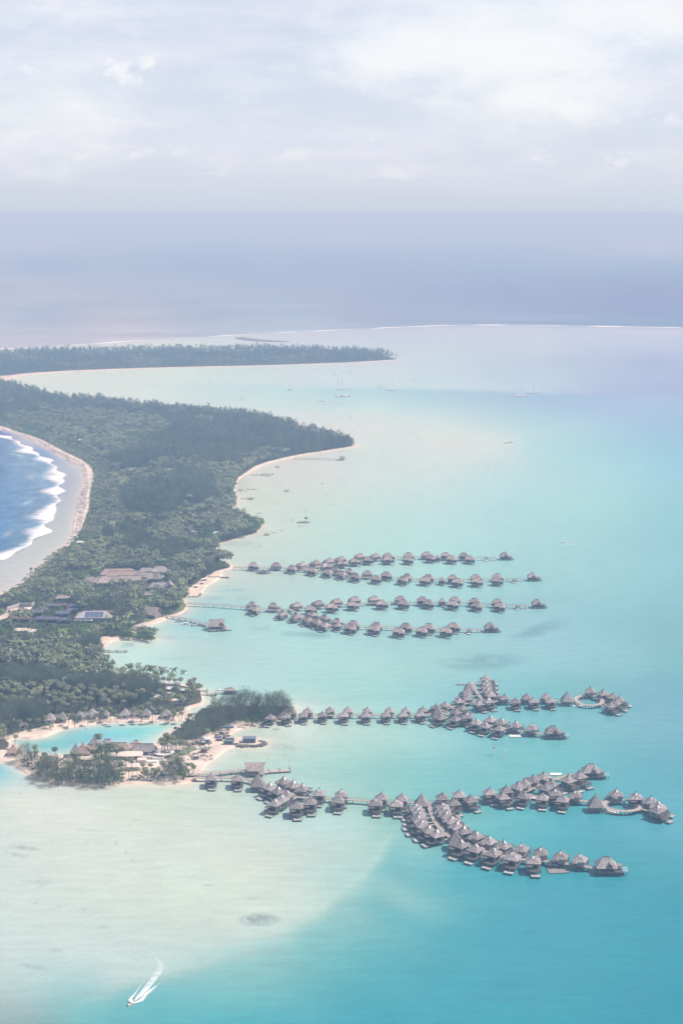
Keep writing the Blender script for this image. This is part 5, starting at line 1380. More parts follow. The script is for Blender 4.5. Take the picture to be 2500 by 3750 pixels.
MB().box(0.6, -0.5, 1.5, 15, 13, 0.3).build('deck', M['deck_grey'], bh)
stilts(bh, [(-5.5, -5.5), (0, -5.5), (6.5, -5.5), (-5.5, 5), (0, 5), (6.5, 5)], 1.52)
BG = 'launches lying at the boathouse'
boat(*Z4(880, 590), 9.5, 'white launch with cabin at the boathouse side dock', PI, True, group=BG, canopy=True)
boat(*Z4(1205, 655), 11.5, 'largest white launch moored before the boathouse', PI, True, group=BG)
boat(*Z4(1095, 603), 5.5, 'small white tender tucked beside the boathouse walkway', 2.2, False, group=BG)
boat(*Z4(1135, 568), 5.0, 'pale skiff behind the boathouse walkway', 0.2, False, group=BG)
for i, (x, y) in enumerate(((230, 655), (290, 660), (345, 662), (385, 655))):
    boat(*Z4(x, y), 5.5, 'small white boat at the marina quay, %s from the trees' % ORD[i + 1], 0.1 + PI * (i % 2), i == 1, group='boats along the marina quay')
p = at(*Z2(655, 262), 5.2)
sh = thing('dock_shelter', (p.x, p.y, 0), 'small shelter with rounded thatched roof on the headland dock', 'shelter')
MB().hip(0, 0, 8.5, 6.5, 3.4, 5.3, 3.4, 0.18).build('roof', M['thatch'], sh)
fm = MB()
for x in (-3.2, 3.2):
    for y in (-2.2, 2.2):
        fm.box(x, y, 1.3, 0.2, 0.2, 2.0)
fm.build('frame', M['wood_dark'], sh)
MB().box(0.6, 0, 1.02, 10, 7.4, 0.28).build('deck', M['wood_dark'], sh)
stilts(sh, [(-3.6, -3), (4, -3), (-3.6, 3), (4, 3)], 1.03)
boat(*Z2(595, 288), 9, 'white launch lying off the domed headland shelter', PI, False)
boat(*Z2(520, 335), 5, 'dark dinghy below the headland dock', 0.4, False, 'wood_dark')
p = at(*ZE(523, 92), 9.2)
sp = thing('saddle_pavilion', (p.x, p.y, 0), 'long open pavilion with upswept saddle roof on the landing pier', 'pavilion')
MB().gable(0, 0, 9.5, 9.5, 4.6, 9.0, 0.0, 2.4).build('roof', M['thatch_tan'], sp)
fm = MB()
for x in (-4, 0, 4):
    for y in (-3.6, 3.6):
        fm.box(x, y, 2.3, 0.24, 0.24, 2.6)
fm.build('frame', M['wood_dark'], sp)
MB().box(0, 0, 2.0, 12, 9.2, 0.28).build('deck', M['deck'], sp)
rail_box(MB(), -5.8, 5.8, -4.5, 4.4, 2.28).build('railing', M['wood'], sp)
stilts(sp, [(-5, -4), (0, -4), (5, -4), (-5, 4), (0, 4), (5, 4)], 2.02)
p = at(*ZE(806, 155), 0)
ms = thing('mast', (p.x, p.y, 1.3), 'slim grey mast at the end of the landing pier quay', 'mast')
MB().tube((0, 0, 0), (0, 0, 7.2), 0.16, 0.08, 8).build('pole', M['alu'], ms)
MB().box(0, 0, 0, 0.9, 0.9, 0.3).build('foot', M['concrete'], ms)
p = at(*Z6(1280, 340), 4.6)
jh = thing('jetty_hut', (p.x, p.y, 0), 'little roofed hut at the tip of the long thin jetty', 'hut')
MB().hip(0, 0, 9, 7, 4.4, 6.4, 2, 0.05).build('roof', M['thatch'], jh)
fm = MB()
for x in (-3, 3):
    for y in (-2.4, 2.4):
        fm.box(x, y, 2.3, 0.3, 0.3, 2.0)
fm.build('frame', M['wood_dark'], jh)
MB().box(0, 0, 2.0, 8.5, 7.5, 0.26).build('deck', M['deck_grey'], jh)
for x, y, lab in ((718, 455, 'stilt fishing frame at the bend of the upper beach'), (628, 628, 'small roofed fishing stage on the low dark jetty'), (818, 400, 'roofed pearl hut standing alone off the upper beach'), (568, 732, 'open stilt frame in the shallows off the middle shore'), (740, 882, 'boat hoist frame below the green headland'), (883, 570, 'tiny stilt stand alone in the pale shallows'), (550, 566, 'covered stilt stand close to the middle shore')):
    p = at(*Z6(x, y), 3.4)
    r = thing('stilt_stand', (p.x, p.y, 0), lab, 'stand', 'stilt stands in the shallows')
    fm = MB()
    for a in (-2.4, 2.4):
        for b in (-1.8, 1.8):
            fm.box(a, b, -0.8, 0.28, 0.28, 4.0)
    fm.build('frame', M['wood'], r)
    MB().box(0, 0, 3.2, 4.8, 3.6, 0.2).build('roof', M['deck'], r)
    MB().box(0, 0, 1.2, 5.0, 3.8, 0.16).build('deck', M['deck_grey'], r)
for x, y, l, lab in ((690, 745, 7, 'small boat at anchor off the middle shore'), (798, 884, 8, 'pale boat at anchor below the green headland'), (848, 871, 5, 'dinghy farther out below the green headland'), (1142, 532, 6, 'white boat alone in the pale shallows'), (748, 478, 7, 'dark boat beside the broken jetty')):
    boat(*Z6(x, y), l, lab, 0.1, True, 'white' if 'dark' not in lab else 'wood_dark', group='small boats moored in the shallows')

# ------------------------------------------------------------------ yachts in the channel, speedboats and their wakes, channel posts
def yacht(px, py, ln, label, cat_=True, rz=0.0, mast=True, two=False):
    p = at(px, py, 0)
    r = thing('catamaran' if cat_ else 'sailing_yacht', (p.x, p.y, 0), label, 'yacht', 'yachts anchored in the channel', rz)
    def hull(y0, w):
        s = []
        for t, k in ((-0.5, 0.75), (-0.15, 1.0), (0.2, 0.85), (0.5, 0.08)):
            h = w * k / 2
            s.append([(t * ln, y0 - h * .6, -0.4), (t * ln, y0 - h, 1.5), (t * ln, y0 + h, 1.5), (t * ln, y0 + h * .6, -0.4)])
        return MB().rings(s)
    for y0 in ((-ln * .21, ln * .21) if cat_ else (0,)):
        hull(y0, ln * (0.13 if cat_ else 0.28)).build('hull', M['white'], r)
    if cat_:
        MB().box(-ln * .06, 0, 1.2, ln * .62, ln * .42, 0.35).build('bridge_deck', M['white'], r)
    c = MB().box(-ln * .06, 0, 1.556, ln * .36, ln * (.34 if cat_ else .16), 1.1).build('cabin', M['white'], r)
    MB().box(-ln * .06, 0, 1.95, ln * .37, ln * (.345 if cat_ else .165), 0.4).build('cabin_window', M['glass'], c)
    if mast:
        for k, x in enumerate((0.05, -0.28)[:2 if two else 1]):
            MB().tube((x * ln, 0, 1.5), (x * ln, 0, 1.4 * ln - k * 3), 0.32, 0.24, 6).build('mast', M['alu'], r)
            MB().tube((x * ln, 0, 3.2), (x * ln - 0.36 * ln, 0, 3.3), 0.28, 0.24, 6).build('boom', M['white'], r)
    else:
        MB().box(-ln * .05, 0, 3.6, ln * .3, ln * .3, 0.2).build('hardtop', M['white'], r)
        MB().box(-ln * .05, 0, 2.66, 0.3, ln * .2, 0.93).build('hardtop_post', M['white'], r)
    return r
ZY = zoomed(1000, 1350, 1568 / 1100)
yacht(*ZY(88, 113), 14, 'smallest single-hulled yacht, nearest the islet beach', False, 0.1)
yacht(*ZY(357, 110), 24, 'two-masted white catamaran behind the power catamaran', True, 0.1, True, True)
yacht(*ZY(364, 146), 30, 'white power catamaran with a low hardtop, in front of the two-masted one', True, 0.05, False)
yacht(*ZY(620, 112), 24, 'white catamaran anchored alone in the middle of the channel', True, 0.1)
yacht(*ZY(1292, 145), 27, 'large white catamaran in the deep blue channel, with a dinghy astern', True, 0.05)
yacht(*ZY(1353, 128), 22, 'white catamaran by the edge of the pale reef shelf', True, 0.1)
boat(*ZY(1327, 145), 5, 'dinghy astern of the large channel catamaran', 0, False)
for x, y in ((325, 33), (231, 13), (250, 171)):
    boat(*ZY(x, y), 9, {325: 'small dark boat on the pale shelf behind the two-masted catamaran', 231: 'small dark boat off the tip of the wooded islet', 250: 'small boat in the channel below the islet tip'}[x], 0, False, 'wood_dark')
for x, y, h, lab in ((1133, 1735, 24, 'taller white channel post standing in the turquoise water'), (1158, 1743, 24, 'white channel post beside the taller one')):
    p = at(*D(x, y), 0)
    r = thing('channel_marker', (p.x, p.y, 0), lab, 'channel marker', 'channel posts')
    MB().tube((0, 0, -1), (0, 0, 5.0), 0.32, 0.32, 8).build('post', M['white'], r)
    MB().tube((0, 0, 5.0), (0, 0, 6.4), 0.5, 0.5, 8).build('topmark', M['red'] if x < 1150 else M['white'], r)
    MB().box(0, 0, 3.2, 0.8, 0.12, 0.5).build('board', M['wood_dark'], r)

def foam_mat(name, dens, sx=0.05, sy=0.3, amp=3.0):
    m, t, out = new_mat(name)
    d = t.n('ShaderNodeBsdfPrincipled')
    d.inputs['Base Color'].default_value = (0.85, 0.86, 0.87, 1)
    d.inputs['Roughness'].default_value = 0.7
    tr = t.n('ShaderNodeBsdfTransparent')
    tr.inputs[0].default_value = (0.999, 0.999, 1.0, 1)
    at_ = t.n('ShaderNodeAttribute', attribute_name='Foam')
    tc_ = t.n('ShaderNodeTexCoord')
    mp = t.n('ShaderNodeMapping')
    mp.inputs['Scale'].default_value = (sx, sy, 1)
    t.l(tc_.outputs['Object'], mp.inputs[0])
    n = t.n('ShaderNodeTexNoise')
    n.inputs['Detail'].default_value = 7
    n.inputs['Roughness'].default_value = 0.65
    n.inputs['Scale'].default_value = 1.0
    t.l(mp.outputs[0], n.inputs['Vector'])
    k = t.math('ADD', t.math('MULTIPLY', at_.outputs['Fac'], 1.5), t.math('MULTIPLY', t.math('SUBTRACT', n.outputs[0], 0.62), amp))
    mr = t.n('ShaderNodeMapRange', interpolation_type='SMOOTHSTEP')
    mr.inputs[1].default_value, mr.inputs[2].default_value, mr.inputs[4].default_value = -0.05, 1.5, dens
    t.l(k, mr.inputs[0])
    mx = t.n('ShaderNodeMixShader')
    t.l(mr.outputs[0], mx.inputs[0])
    t.l(tr.outputs[0], mx.inputs[1])
    t.l(d.outputs[0], mx.inputs[2])
    t.l(mx.outputs[0], out.inputs[0])
    return m
M['surf'] = foam_mat('breaking surf', 0.88, 0.035, 0.11, 1.7)
M['wake'] = foam_mat('boat wake foam', 0.8, 0.4, 0.4, 1.2)
M['reef_surf'] = foam_mat('surf on the far reef', 1.0, 0.012, 0.03, 1.6)

def foam_strip(name, left, right, alpha, m, label, z=0.25, na=8, kind='stuff'):
    """A mesh of foam between two lines on the water; ALPHA(s, t): how thick it lies along s and across t; it humps a little."""
    n = len(left)
    V, A, Fc = [], [], []
    for i in range(n):
        for j in range(na + 1):
            t = j / na
            p = left[i].lerp(right[i], t)
            a = alpha(i / (n - 1), t)
            V.append((p.x, p.y, z + 0.5 * a * math.sin(PI * t)))
            A.append(a)
    for i in range(n - 1):
        for j in range(na):
            q = i * (na + 1) + j
            Fc.append((q, q + 1, q + na + 2, q + na + 1))
    me = bpy.data.meshes.new(name)
    me.from_pydata(V, [], Fc)
    at_ = me.attributes.new('Foam', 'FLOAT', 'POINT')
    at_.data.foreach_set('value', A)
    me.materials.append(m)
    o = bpy.data.objects.new(name, me)
    COL.objects.link(o)
    return tag(o, label, kind=kind)

def dense(pts, n):
    P = [Vector(at(x, y, 0)) for x, y in pts]
    L = [0]
    for a, b in zip(P[:-1], P[1:]):
        L.append(L[-1] + (b - a).length)
    out = []
    for k in range(n):
        s = L[-1] * k / (n - 1)
        i = max(j for j in range(len(L)) if L[j] <= s + 1e-9)
        i = min(i, len(P) - 2)
        out.append(P[i].lerp(P[i + 1], (s - L[i]) / max(L[i + 1] - L[i], 1e-6)))
    return out
# breakers on the ocean side: scalloped lobes, sharp to landward, streaming out to seaward
n = 260
E = dense([q for q in FOAM_EDGE[1:-1]], n)
lobe = [0.5 + 0.5 * math.sin(i / n * 2 * PI * 7.3 + 1.2 * math.sin(i / n * 23)) for i in range(n)]
wid = [10 + 24 * lobe[i] * (0.75 + 0.25 * math.sin(i * 0.13)) for i in range(n)]
Lf = [e + Vector((3.0 * math.sin(i * 0.35) + 1 + 5 * lobe[i], 0, 0)) for i, e in enumerate(E)]
Rt = [e + Vector((-max(wid[i], 6) * 1.25, 1.5, 0)) for i, e in enumerate(E)]
foam_strip('surf_foam', Lf, Rt, lambda s, t: (1.15 if t > .06 else .3) * (1 - t) ** 0.9 * (0.75 + 0.5 * lobe[min(int(s * (n - 1)), n - 1)]), M['surf'], 'white breakers rolling onto the grey reef flat of the windward cove')
for off, ln_, nm in ((-26, 0.34, 'second line of breaking swell behind the surf in the cove'),):
    L2 = [e + Vector((off - 10 * lobe[i] + 4 * math.sin(i * .21), 0, 0)) for i, e in enumerate(E)]
    R2 = [e + Vector((-16, 1, 0)) for e in L2]
    foam_strip('surf_foam', L2, R2, lambda s, t: 0.42 * math.sin(PI * t) * max(0, math.sin(s * 31)) ** 1.5, M['surf'], nm, 0.2)
Rf = dense(REEF[0:], 300)
rw = [16 + 8 * math.sin(i * .37) + 5 * math.sin(i * .11 + 1) for i in range(300)]
foam_strip('reef_surf', [p + Vector((0, max(rw[i], 3) * 1.5, 0)) for i, p in enumerate(Rf)], [p - Vector((0, max(rw[i], 3) * 0.8, 0)) for i, p in enumerate(Rf)], lambda s, t: math.sin(PI * t) * (0.95 + 0.3 * math.sin(s * 60) + .2 * math.sin(s * 171) + (.25 if s > .45 else -0.05)), M['reef_surf'], 'thin white line of surf along the outer reef', 0.4, 4)
# speedboat and wake near the lower edge
p0 = at(*ZW(512, 1078), 0)
p1 = at(*ZW(800, 760), 0)
rzb = math.atan2(p0.y - p1.y, p0.x - p1.x)
boat(*ZW(515, 1078), 6.5, 'small speedboat racing over the drop-off, trailing a curved white wake', rzb, True, 'cream', name='speedboat')
def wake(a, b, al, label, z):
    foam_strip('wake_foam', dense(conv(ZW, a), 60), dense(conv(ZW, b), 60), al, M['wake'], label, z, 8)
wake([(512, 1078), (560, 1010), (660, 890), (770, 730), (860, 590), (880, 520), (850, 450), (760, 380), (620, 320)], [(522, 1082), (610, 1020), (760, 890), (880, 740), (970, 620), (985, 550), (945, 470), (840, 390), (640, 312)],
     lambda s, t: (1.0 - 0.85 * s) * (0.85 if 0.1 < t < 0.95 else 0.3), 'broad white centre wake of the speedboat fading round its turn', 0.16)
wake([(455, 1035), (500, 980), (560, 930), (650, 800), (700, 740), (770, 650)], [(512, 1078), (560, 985), (610, 900), (670, 815), (715, 745), (775, 650)], lambda s, t: 0.95 * math.sin(PI * min(1, t * .9 + .1)) * (1 - s) ** .8, 'spray and bow wave on the shoreward side of the speedboat', 0.12)
wake([(525, 1082), (600, 1040), (700, 925), (850, 830), (960, 740), (1070, 600), (1040, 460), (900, 370)], [(560, 1085), (690, 1050), (760, 960), (870, 860), (975, 750), (1095, 590), (1065, 450), (905, 365)], lambda s, t: (0.95 if s < .35 else 0.6) * math.sin(PI * t) * (1.08 - s), 'outer wave crest and spray on the lagoon side of the speedboat', 0.10)
p0 = D(1293, 1247)
boat(*p0, 7, 'small white boat under way far out past the most distant pier', PI - .1, True, name='speedboat')
foam_strip('wake_foam', dense([p0, D(1330, 1254), D(1385, 1262)], 20), dense([(p0[0] + 2, p0[1] + 4), D(1330, 1256), D(1385, 1263)], 20), lambda s, t: .55 * (1 - s) ** 2, M['wake'], 'thin white wake of the far small boat', 0.15, 3)

# rock islets
def islet(name, pts, zoom, h, m, label, seed=2):
    P = smooth_line(world_poly(conv(zoom, pts)), rounds=1, wob=0.5, seed=seed)
    o = sheet(name, P, h, M[m], 'structure', (2.5, -h - 0.6), label)
    return o
islet('rock_islet', [(890, 93), (930, 90), (965, 95), (1030, 102), (1130, 107), (1000, 106), (940, 101)], zoomed(0, 1150, 1568 / 1500), 1.6, 'rock', 'low dark rubble bank on the reef beyond the wooded islet')
islet('rock_islet', [(950, 812), (985, 806), (1030, 806), (1050, 812), (1000, 817)], Z6, 0.9, 'rock', 'tiny rocky islet carrying a single palm')
islet('rock_islet', [(103, 258), (130, 246), (200, 246), (235, 260), (190, 268), (130, 267)], ZA, 1.2, 'rock', 'round stone islet with shrubs below the most distant pier')
for x, y in ((1213, 390), (1238, 386)):
    islet('rock_islet', [(x - 10, y), (x, y - 3), (x + 10, y), (x, y + 2)], ZY, 0.8, 'rock', 'small rocks awash at the tip of the pale sandbank', 4)
islet('green_point', [(150, 735), (250, 690), (420, 700), (520, 735), (515, 758), (350, 752)], Z4, 1.1, 'lawn', 'low green point sheltering the marina quay')
# ------------------------------------------------------------------ trees
def leaf_quad(V, Fc, c, u, v):
    o = len(V)
    V += [c - u - v * 0.25, c + v * -0.5, c + u - v * 0.25, c + v * 0.6]
    Fc.append((o, o + 1, o + 2, o + 3))

def palm_parts(rg, h, fronds, leaflets, segs=5):
    """Trunk points and crown (verts, quads) of a coconut palm of height h, base at the origin."""
    lean = Vector((rg.uniform(-.12, .12) * h, rg.uniform(-.12, .12) * h, 0))
    tp = [Vector((lean.x * t * t, lean.y * t * t, h * t)) for t in (0, .25, .5, .75, 1.0)]
    V, Fc = [], []
    top = tp[-1]
    for k in range(fronds):
        a = 2 * PI * k / fronds * 2.4 + rg.uniform(-.3, .3)
        e = rg.uniform(-0.35, 1.15)
        L = rg.uniform(3.6, 4.8)
        d = Vector((math.cos(a), math.sin(a), 0))
        pts, p, th = [top.copy()], top.copy(), e
        for s in range(segs):
            th -= (0.30 + 0.12 * s) * rg.uniform(.8, 1.2)
            p = p + (d * math.cos(th) + Vector((0, 0, math.sin(th)))) * (L / segs)
            pts.append(p.copy())
        side = Vector((-d.y, d.x, 0))
        if leaflets:
            for s in range(leaflets):
                t = (s + .6) / leaflets * segs
                i = min(int(t), segs - 1)
                q = pts[i].lerp(pts[i + 1], t - i)
                ax = (pts[i + 1] - pts[i]).normalized()
                ll = 1.25 * math.sin(PI * min(1, 0.18 + 0.75 * t / segs)) + .15
                for sd in (-1, 1):
                    tip = q + side * sd * ll * .8 + ax * ll * .55 - Vector((0, 0, ll * rg.uniform(.25, .7)))
                    o = len(V)
                    V += [q - ax * .16, q + ax * .18, tip + ax * .05, tip - ax * .05]
                    Fc.append((o, o + 1, o + 2, o + 3))
        else:
            w = [0.1, .62, .78, .62, .06]
            for s in range(segs):
                w0, w1 = w[min(s * 5 // segs, 4)], w[min((s + 1) * 5 // segs, 4)]
                for sd in (-1, 1):
                    o = len(V)
                    V += [pts[s], pts[s + 1], pts[s + 1] + side * sd * w1 - Vector((0, 0, w1 * .5)), pts[s] + side * sd * w0 - Vector((0, 0, w0 * .5))]
                    Fc.append((o, o + 1, o + 2, o + 3))
    return tp, V, Fc

def ironwood_parts(rg, h, r, clumps, per, size):
    """Feathery ironwood: sprays of needles gathered in clumps up a tapering, ragged crown."""
    V, Fc = [], []
    for _ in range(clumps):
        t = rg.random() ** 0.8
        z = h * (0.07 + 0.90 * t)
        rr = r * (1.0 - 0.62 * t ** 1.6) * (0.55 + 0.45 * math.sqrt(rg.random()))
        a = rg.uniform(0, 2 * PI)
        c = Vector((rr * math.cos(a), rr * math.sin(a), z))
        cr = r * rg.uniform(.13, .23)
        for _ in range(per):
            q = c + Vector((rg.gauss(0, cr), rg.gauss(0, cr), rg.gauss(0, cr * 1.1)))
            out = Vector((q.x, q.y, 0))
            out = (out.normalized() if out.length > .1 else Vector((1, 0, 0))) * rg.uniform(.3, 1) + Vector((rg.gauss(0, .4), rg.gauss(0, .4), rg.uniform(.5, 1.9)))
            v = out.normalized() * size * rg.uniform(.7, 1.5)
            u = v.orthogonal().normalized() * size * rg.uniform(.22, .42)
            u.rotate(__import__('mathutils').Quaternion(v.normalized(), rg.uniform(0, PI)))
            leaf_quad(V, Fc, q, u, v)
    return V, Fc

def round_parts(rg, h, r, clumps, per, size):
    V, Fc = [], []
    for _ in range(clumps):
        a, b = rg.uniform(0, 2 * PI), math.asin(rg.uniform(-.35, 1))
        k = rg.uniform(.65, 1.0)
        c = Vector((r * k * math.cos(b) * math.cos(a), r * k * math.cos(b) * math.sin(a), h * .58 + (h * .42) * k * math.sin(b)))
        for _ in range(per):
            q = c + Vector((rg.gauss(0, r * .17), rg.gauss(0, r * .17), rg.gauss(0, r * .13)))
            nrm = (q - Vector((0, 0, h * .5))).normalized() + Vector((rg.gauss(0, .5), rg.gauss(0, .5), rg.gauss(0.2, .5)))
            v = nrm.orthogonal().normalized() * size
            v.rotate(__import__('mathutils').Quaternion(nrm.normalized(), rg.uniform(0, 2 * PI)))
            u = v.cross(nrm).normalized() * size * .6
            leaf_quad(V, Fc, q, u, v)
    return V, Fc

def trunk_mb(tp, r0, r1):
    mb = MB()
    n = len(tp)
    rs = []
    for i, p in enumerate(tp):
        r = r0 + (r1 - r0) * i / (n - 1)
        rs.append([(p.x + r * math.cos(a), p.y + r * math.sin(a), p.z) for a in (0, 1.05, 2.1, 3.14, 4.19, 5.24)])
    return mb.rings(rs)

def as_mesh(name, V, Fc, m):
    me = bpy.data.meshes.new(name)
    me.from_pydata([tuple(v) for v in V], [], Fc)
    me.materials.append(m)
    return me

rg = random.Random(21)
TREES = {'palm': [], 'iron': [], 'round': []}
for i in range(5):
    tp, V, Fc = palm_parts(rg, 12.0 + 1.2 * i * .8, 19, 9)
    TREES['palm'].append((trunk_mb(tp, .24, .15).mesh('trunk', M['bark']), as_mesh('crown', V, Fc, M['palm_leaf']), 12.0 + .96 * i + 1.5))
for i in range(4):
    h = 15.0
    V, Fc = ironwood_parts(rg, h, 7.0 + .4 * i, 75, 40, 0.46)
    tm = trunk_mb([Vector((0, 0, 0)), Vector((.2, .1, 4)), Vector((.1, -.2, 9)), Vector((0, 0, 14))], .42, .08)
    for k in range(7):
        a, z = k * 2.4, 3.5 + k * 1.3
        tm.tube((0, 0, z), (2.6 * math.cos(a), 2.6 * math.sin(a), z + 2.6), .15, .05, 5)
    TREES['iron'].append((tm.mesh('trunk', M['bark']), as_mesh('crown', V, Fc, M['needle']), h))
for i in range(3):
    V, Fc = round_parts(rg, 7.0, 4.0, 26, 11, 0.6)
    tm = trunk_mb([Vector((0, 0, 0)), Vector((.1, 0, 2)), Vector((0, .1, 4.6))], .3, .12)
    for k in range(5):
        a = k * 1.3
        tm.tube((0, 0, 2), (1.9 * math.cos(a), 1.9 * math.sin(a), 4.4), .13, .05, 5)
    TREES['round'].append((tm.mesh('trunk', M['bark']), as_mesh('crown', V, Fc, M['leaf']), 7.0))
NAME = {'palm': ('palm_tree', 'palm'), 'iron': ('ironwood_tree', 'tree'), 'round': ('broadleaf_tree', 'tree')}
COUNT = {'palm': 0, 'iron': 0, 'round': 0}

def tree(kind, x, y, h, label, group, z=GZ, squash=1.0):
    tm, cm, h0 = rg.choice(TREES[kind])
    r = bpy.data.objects.new(NAME[kind][0], None)
    COL.objects.link(r)
    r.location = (x, y, z)
    r.rotation_euler = (0, 0, rg.uniform(0, 2 * PI))
    k = h / h0
    w = {'palm': 1.0 + .5 * (k - 1), 'iron': k * rg.uniform(.9, 1.1) * squash, 'round': k * rg.uniform(.9, 1.15) * squash}[kind]
    r.scale = (w, w, k)
    tag(r, label, NAME[kind][1], group)
    for nm, me in (('trunk', tm), ('crown', cm)):
        o = bpy.data.objects.new(nm, me)
        COL.objects.link(o)
        o.parent = r
    COUNT[kind] += 1
    return r

def tree_top(kind, px, py, h, label, group, squash=1.0):
    p = at(px, py, GZ + h)
    return tree(kind, p.x, p.y, h, label, group, squash=squash)

# trees one can pick out, traced by their tops
G_F = 'ironwoods along the front shore of the spit'
for x, y, h, lab in ((200, 500, 13, 'feathery ironwood standing at the left end of the front shore beside the sand'), (390, 590, 15, 'dense ironwood at the front waterline beside a pale sand gap'), (460, 610, 14, 'ironwood crowding the one beside the pale sand gap'), (590, 612, 14, 'ironwood just past the pale sand gap on the front shore'), (655, 640, 13, 'rounder ironwood in the middle of the front shore'),
                     (770, 620, 15, 'tall dark ironwood in front of the pale canopies'), (850, 628, 15, 'darkest ironwood of the front shore, overhanging the water'), (935, 600, 16, 'ironwood at the right end of the dense front clump'), (1420, 590, 15.5, 'lone big ironwood by the front shore below the pond'), (1470, 610, 13, 'ironwood leaning on the lone big one below the pond'),
                     (260, 560, 11, 'thin ironwood between the shore path and the pool mouth'), (330, 640, 11, 'smaller ironwood at the left of the front clump')):
    tree_top('iron', *Z1(x, y), h, lab, G_F)
G_R = 'round leafy trees on the resort spit'
for x, y, h, lab in ((830, 490, 11, 'dark round tree hugging the tallest lobby pavilion'), (880, 500, 10, 'dark round tree on the pool side of the restaurant'), (960, 512, 8, 'bright green round tree before the restaurant roof'), (815, 575, 9, 'bright umbrella-crowned tree among the front ironwoods'), (870, 582, 8, 'broad green tree beside the umbrella-crowned one'),
                     (820, 236, 6.5, 'round green bush between villas on the pool beach'), (490, 285, 4, 'low green bush on the wide beach behind the pool'), (255, 335, 4, 'yellowish bush on the sand at the blind end of the pool'), (365, 325, 4.5, 'green bush on the sand before the shaded villas'), (415, 335, 4, 'pale yellowish bush at the edge of the wide beach'), (1420, 245, 6, 'green bush beside the lone pyramid villa'), (640, 285, 4.5, 'green bush where the long low roof meets the beach')):
    tree_top('round', *Z1(x, y), h, lab, G_R)
for x, y, h, k in ((345, 700, 9, 'iron'), (500, 720, 9, 'round'), (540, 680, 11, 'iron'), (620, 720, 9, 'iron'), (700, 700, 10, 'round'), (720, 760, 8, 'iron'), (800, 700, 11, 'iron'), (860, 740, 9, 'round'), (900, 690, 12, 'iron'), (960, 720, 8, 'round'), (420, 720, 10, 'iron'), (1210, 720, 6, 'round'), (1300, 720, 6, 'round'), (1500, 690, 9, 'round'), (1385, 690, 10, 'iron')):
    tree_top(k, *Z1(x, y), h, {'iron': 'younger ironwood filling the gaps of the front shore clump', 'round': 'low leafy tree filling the gaps of the front shore clump'}[k], {'iron': 'young ironwoods of the front shore', 'round': 'low trees of the front shore'}[k])
PL = 'coconut palms of the resort spit'
for i, (x, y, h) in enumerate(((820, 405, 17), (470, 515, 15), (380, 565, 12), (312, 545, 12), (120, 425, 11), (600, 555, 13), (560, 575, 12), (655, 565, 12), (980, 645, 11), (1030, 600, 12), (1055, 695, 9), (1125, 690, 9), (1180, 650, 10), (1240, 660, 10), (1265, 690, 9), (1290, 700, 9), (1340, 635, 12), (1000, 690, 9), (1200, 690, 9), (640, 600, 11), (1325, 470, 12), (1345, 440, 13), (1375, 400, 14), (1350, 470, 11), (1420, 470, 10), (1455, 480, 9), (1400, 430, 11), (1390, 640, 10), (280, 500, 12), (425, 690, 9), (735, 640, 11), (700, 660, 10), (740, 700, 9), (1085, 620, 11))):
    tree_top('palm', *Z1(x, y), h, 'coconut palm standing among the lobby roofs and the front shore trees', PL)
for x, y, h in ((610, 250, 11), (690, 190, 12), (720, 262, 8), (815, 195, 12), (905, 190, 12), (945, 215, 11), (965, 250, 9), (1080, 195, 13), (1160, 175, 13), (1155, 225, 10), (1250, 195, 13), (1275, 225, 10), (1310, 190, 12), (1430, 215, 11), (1470, 190, 12), (1490, 230, 9), (560, 240, 10), (380, 265, 9), (300, 285, 10), (230, 290, 9), (150, 300, 11), (100, 280, 12), (60, 300, 12), (20, 330, 11)):
    tree_top('palm', *Z1(x, y), h, 'coconut palm between the thatched villas at the back of the pool beach', 'coconut palms among the beach villas')
for x, y, h in ((345, 880, 9), (352, 895, 8), (140, 625, 12), (100, 668, 11), (170, 690, 9), (205, 690, 9), (265, 690, 9), (120, 700, 9), (465, 600, 11), (640, 545, 9), (240, 690, 10), (310, 720, 8)):
    tree_top('palm', *Z2(x, y), h, 'coconut palm on the sandy side of the spit near the sheds', 'coconut palms of the sandy spit')
G_S = 'ironwoods along the neck of the spit'
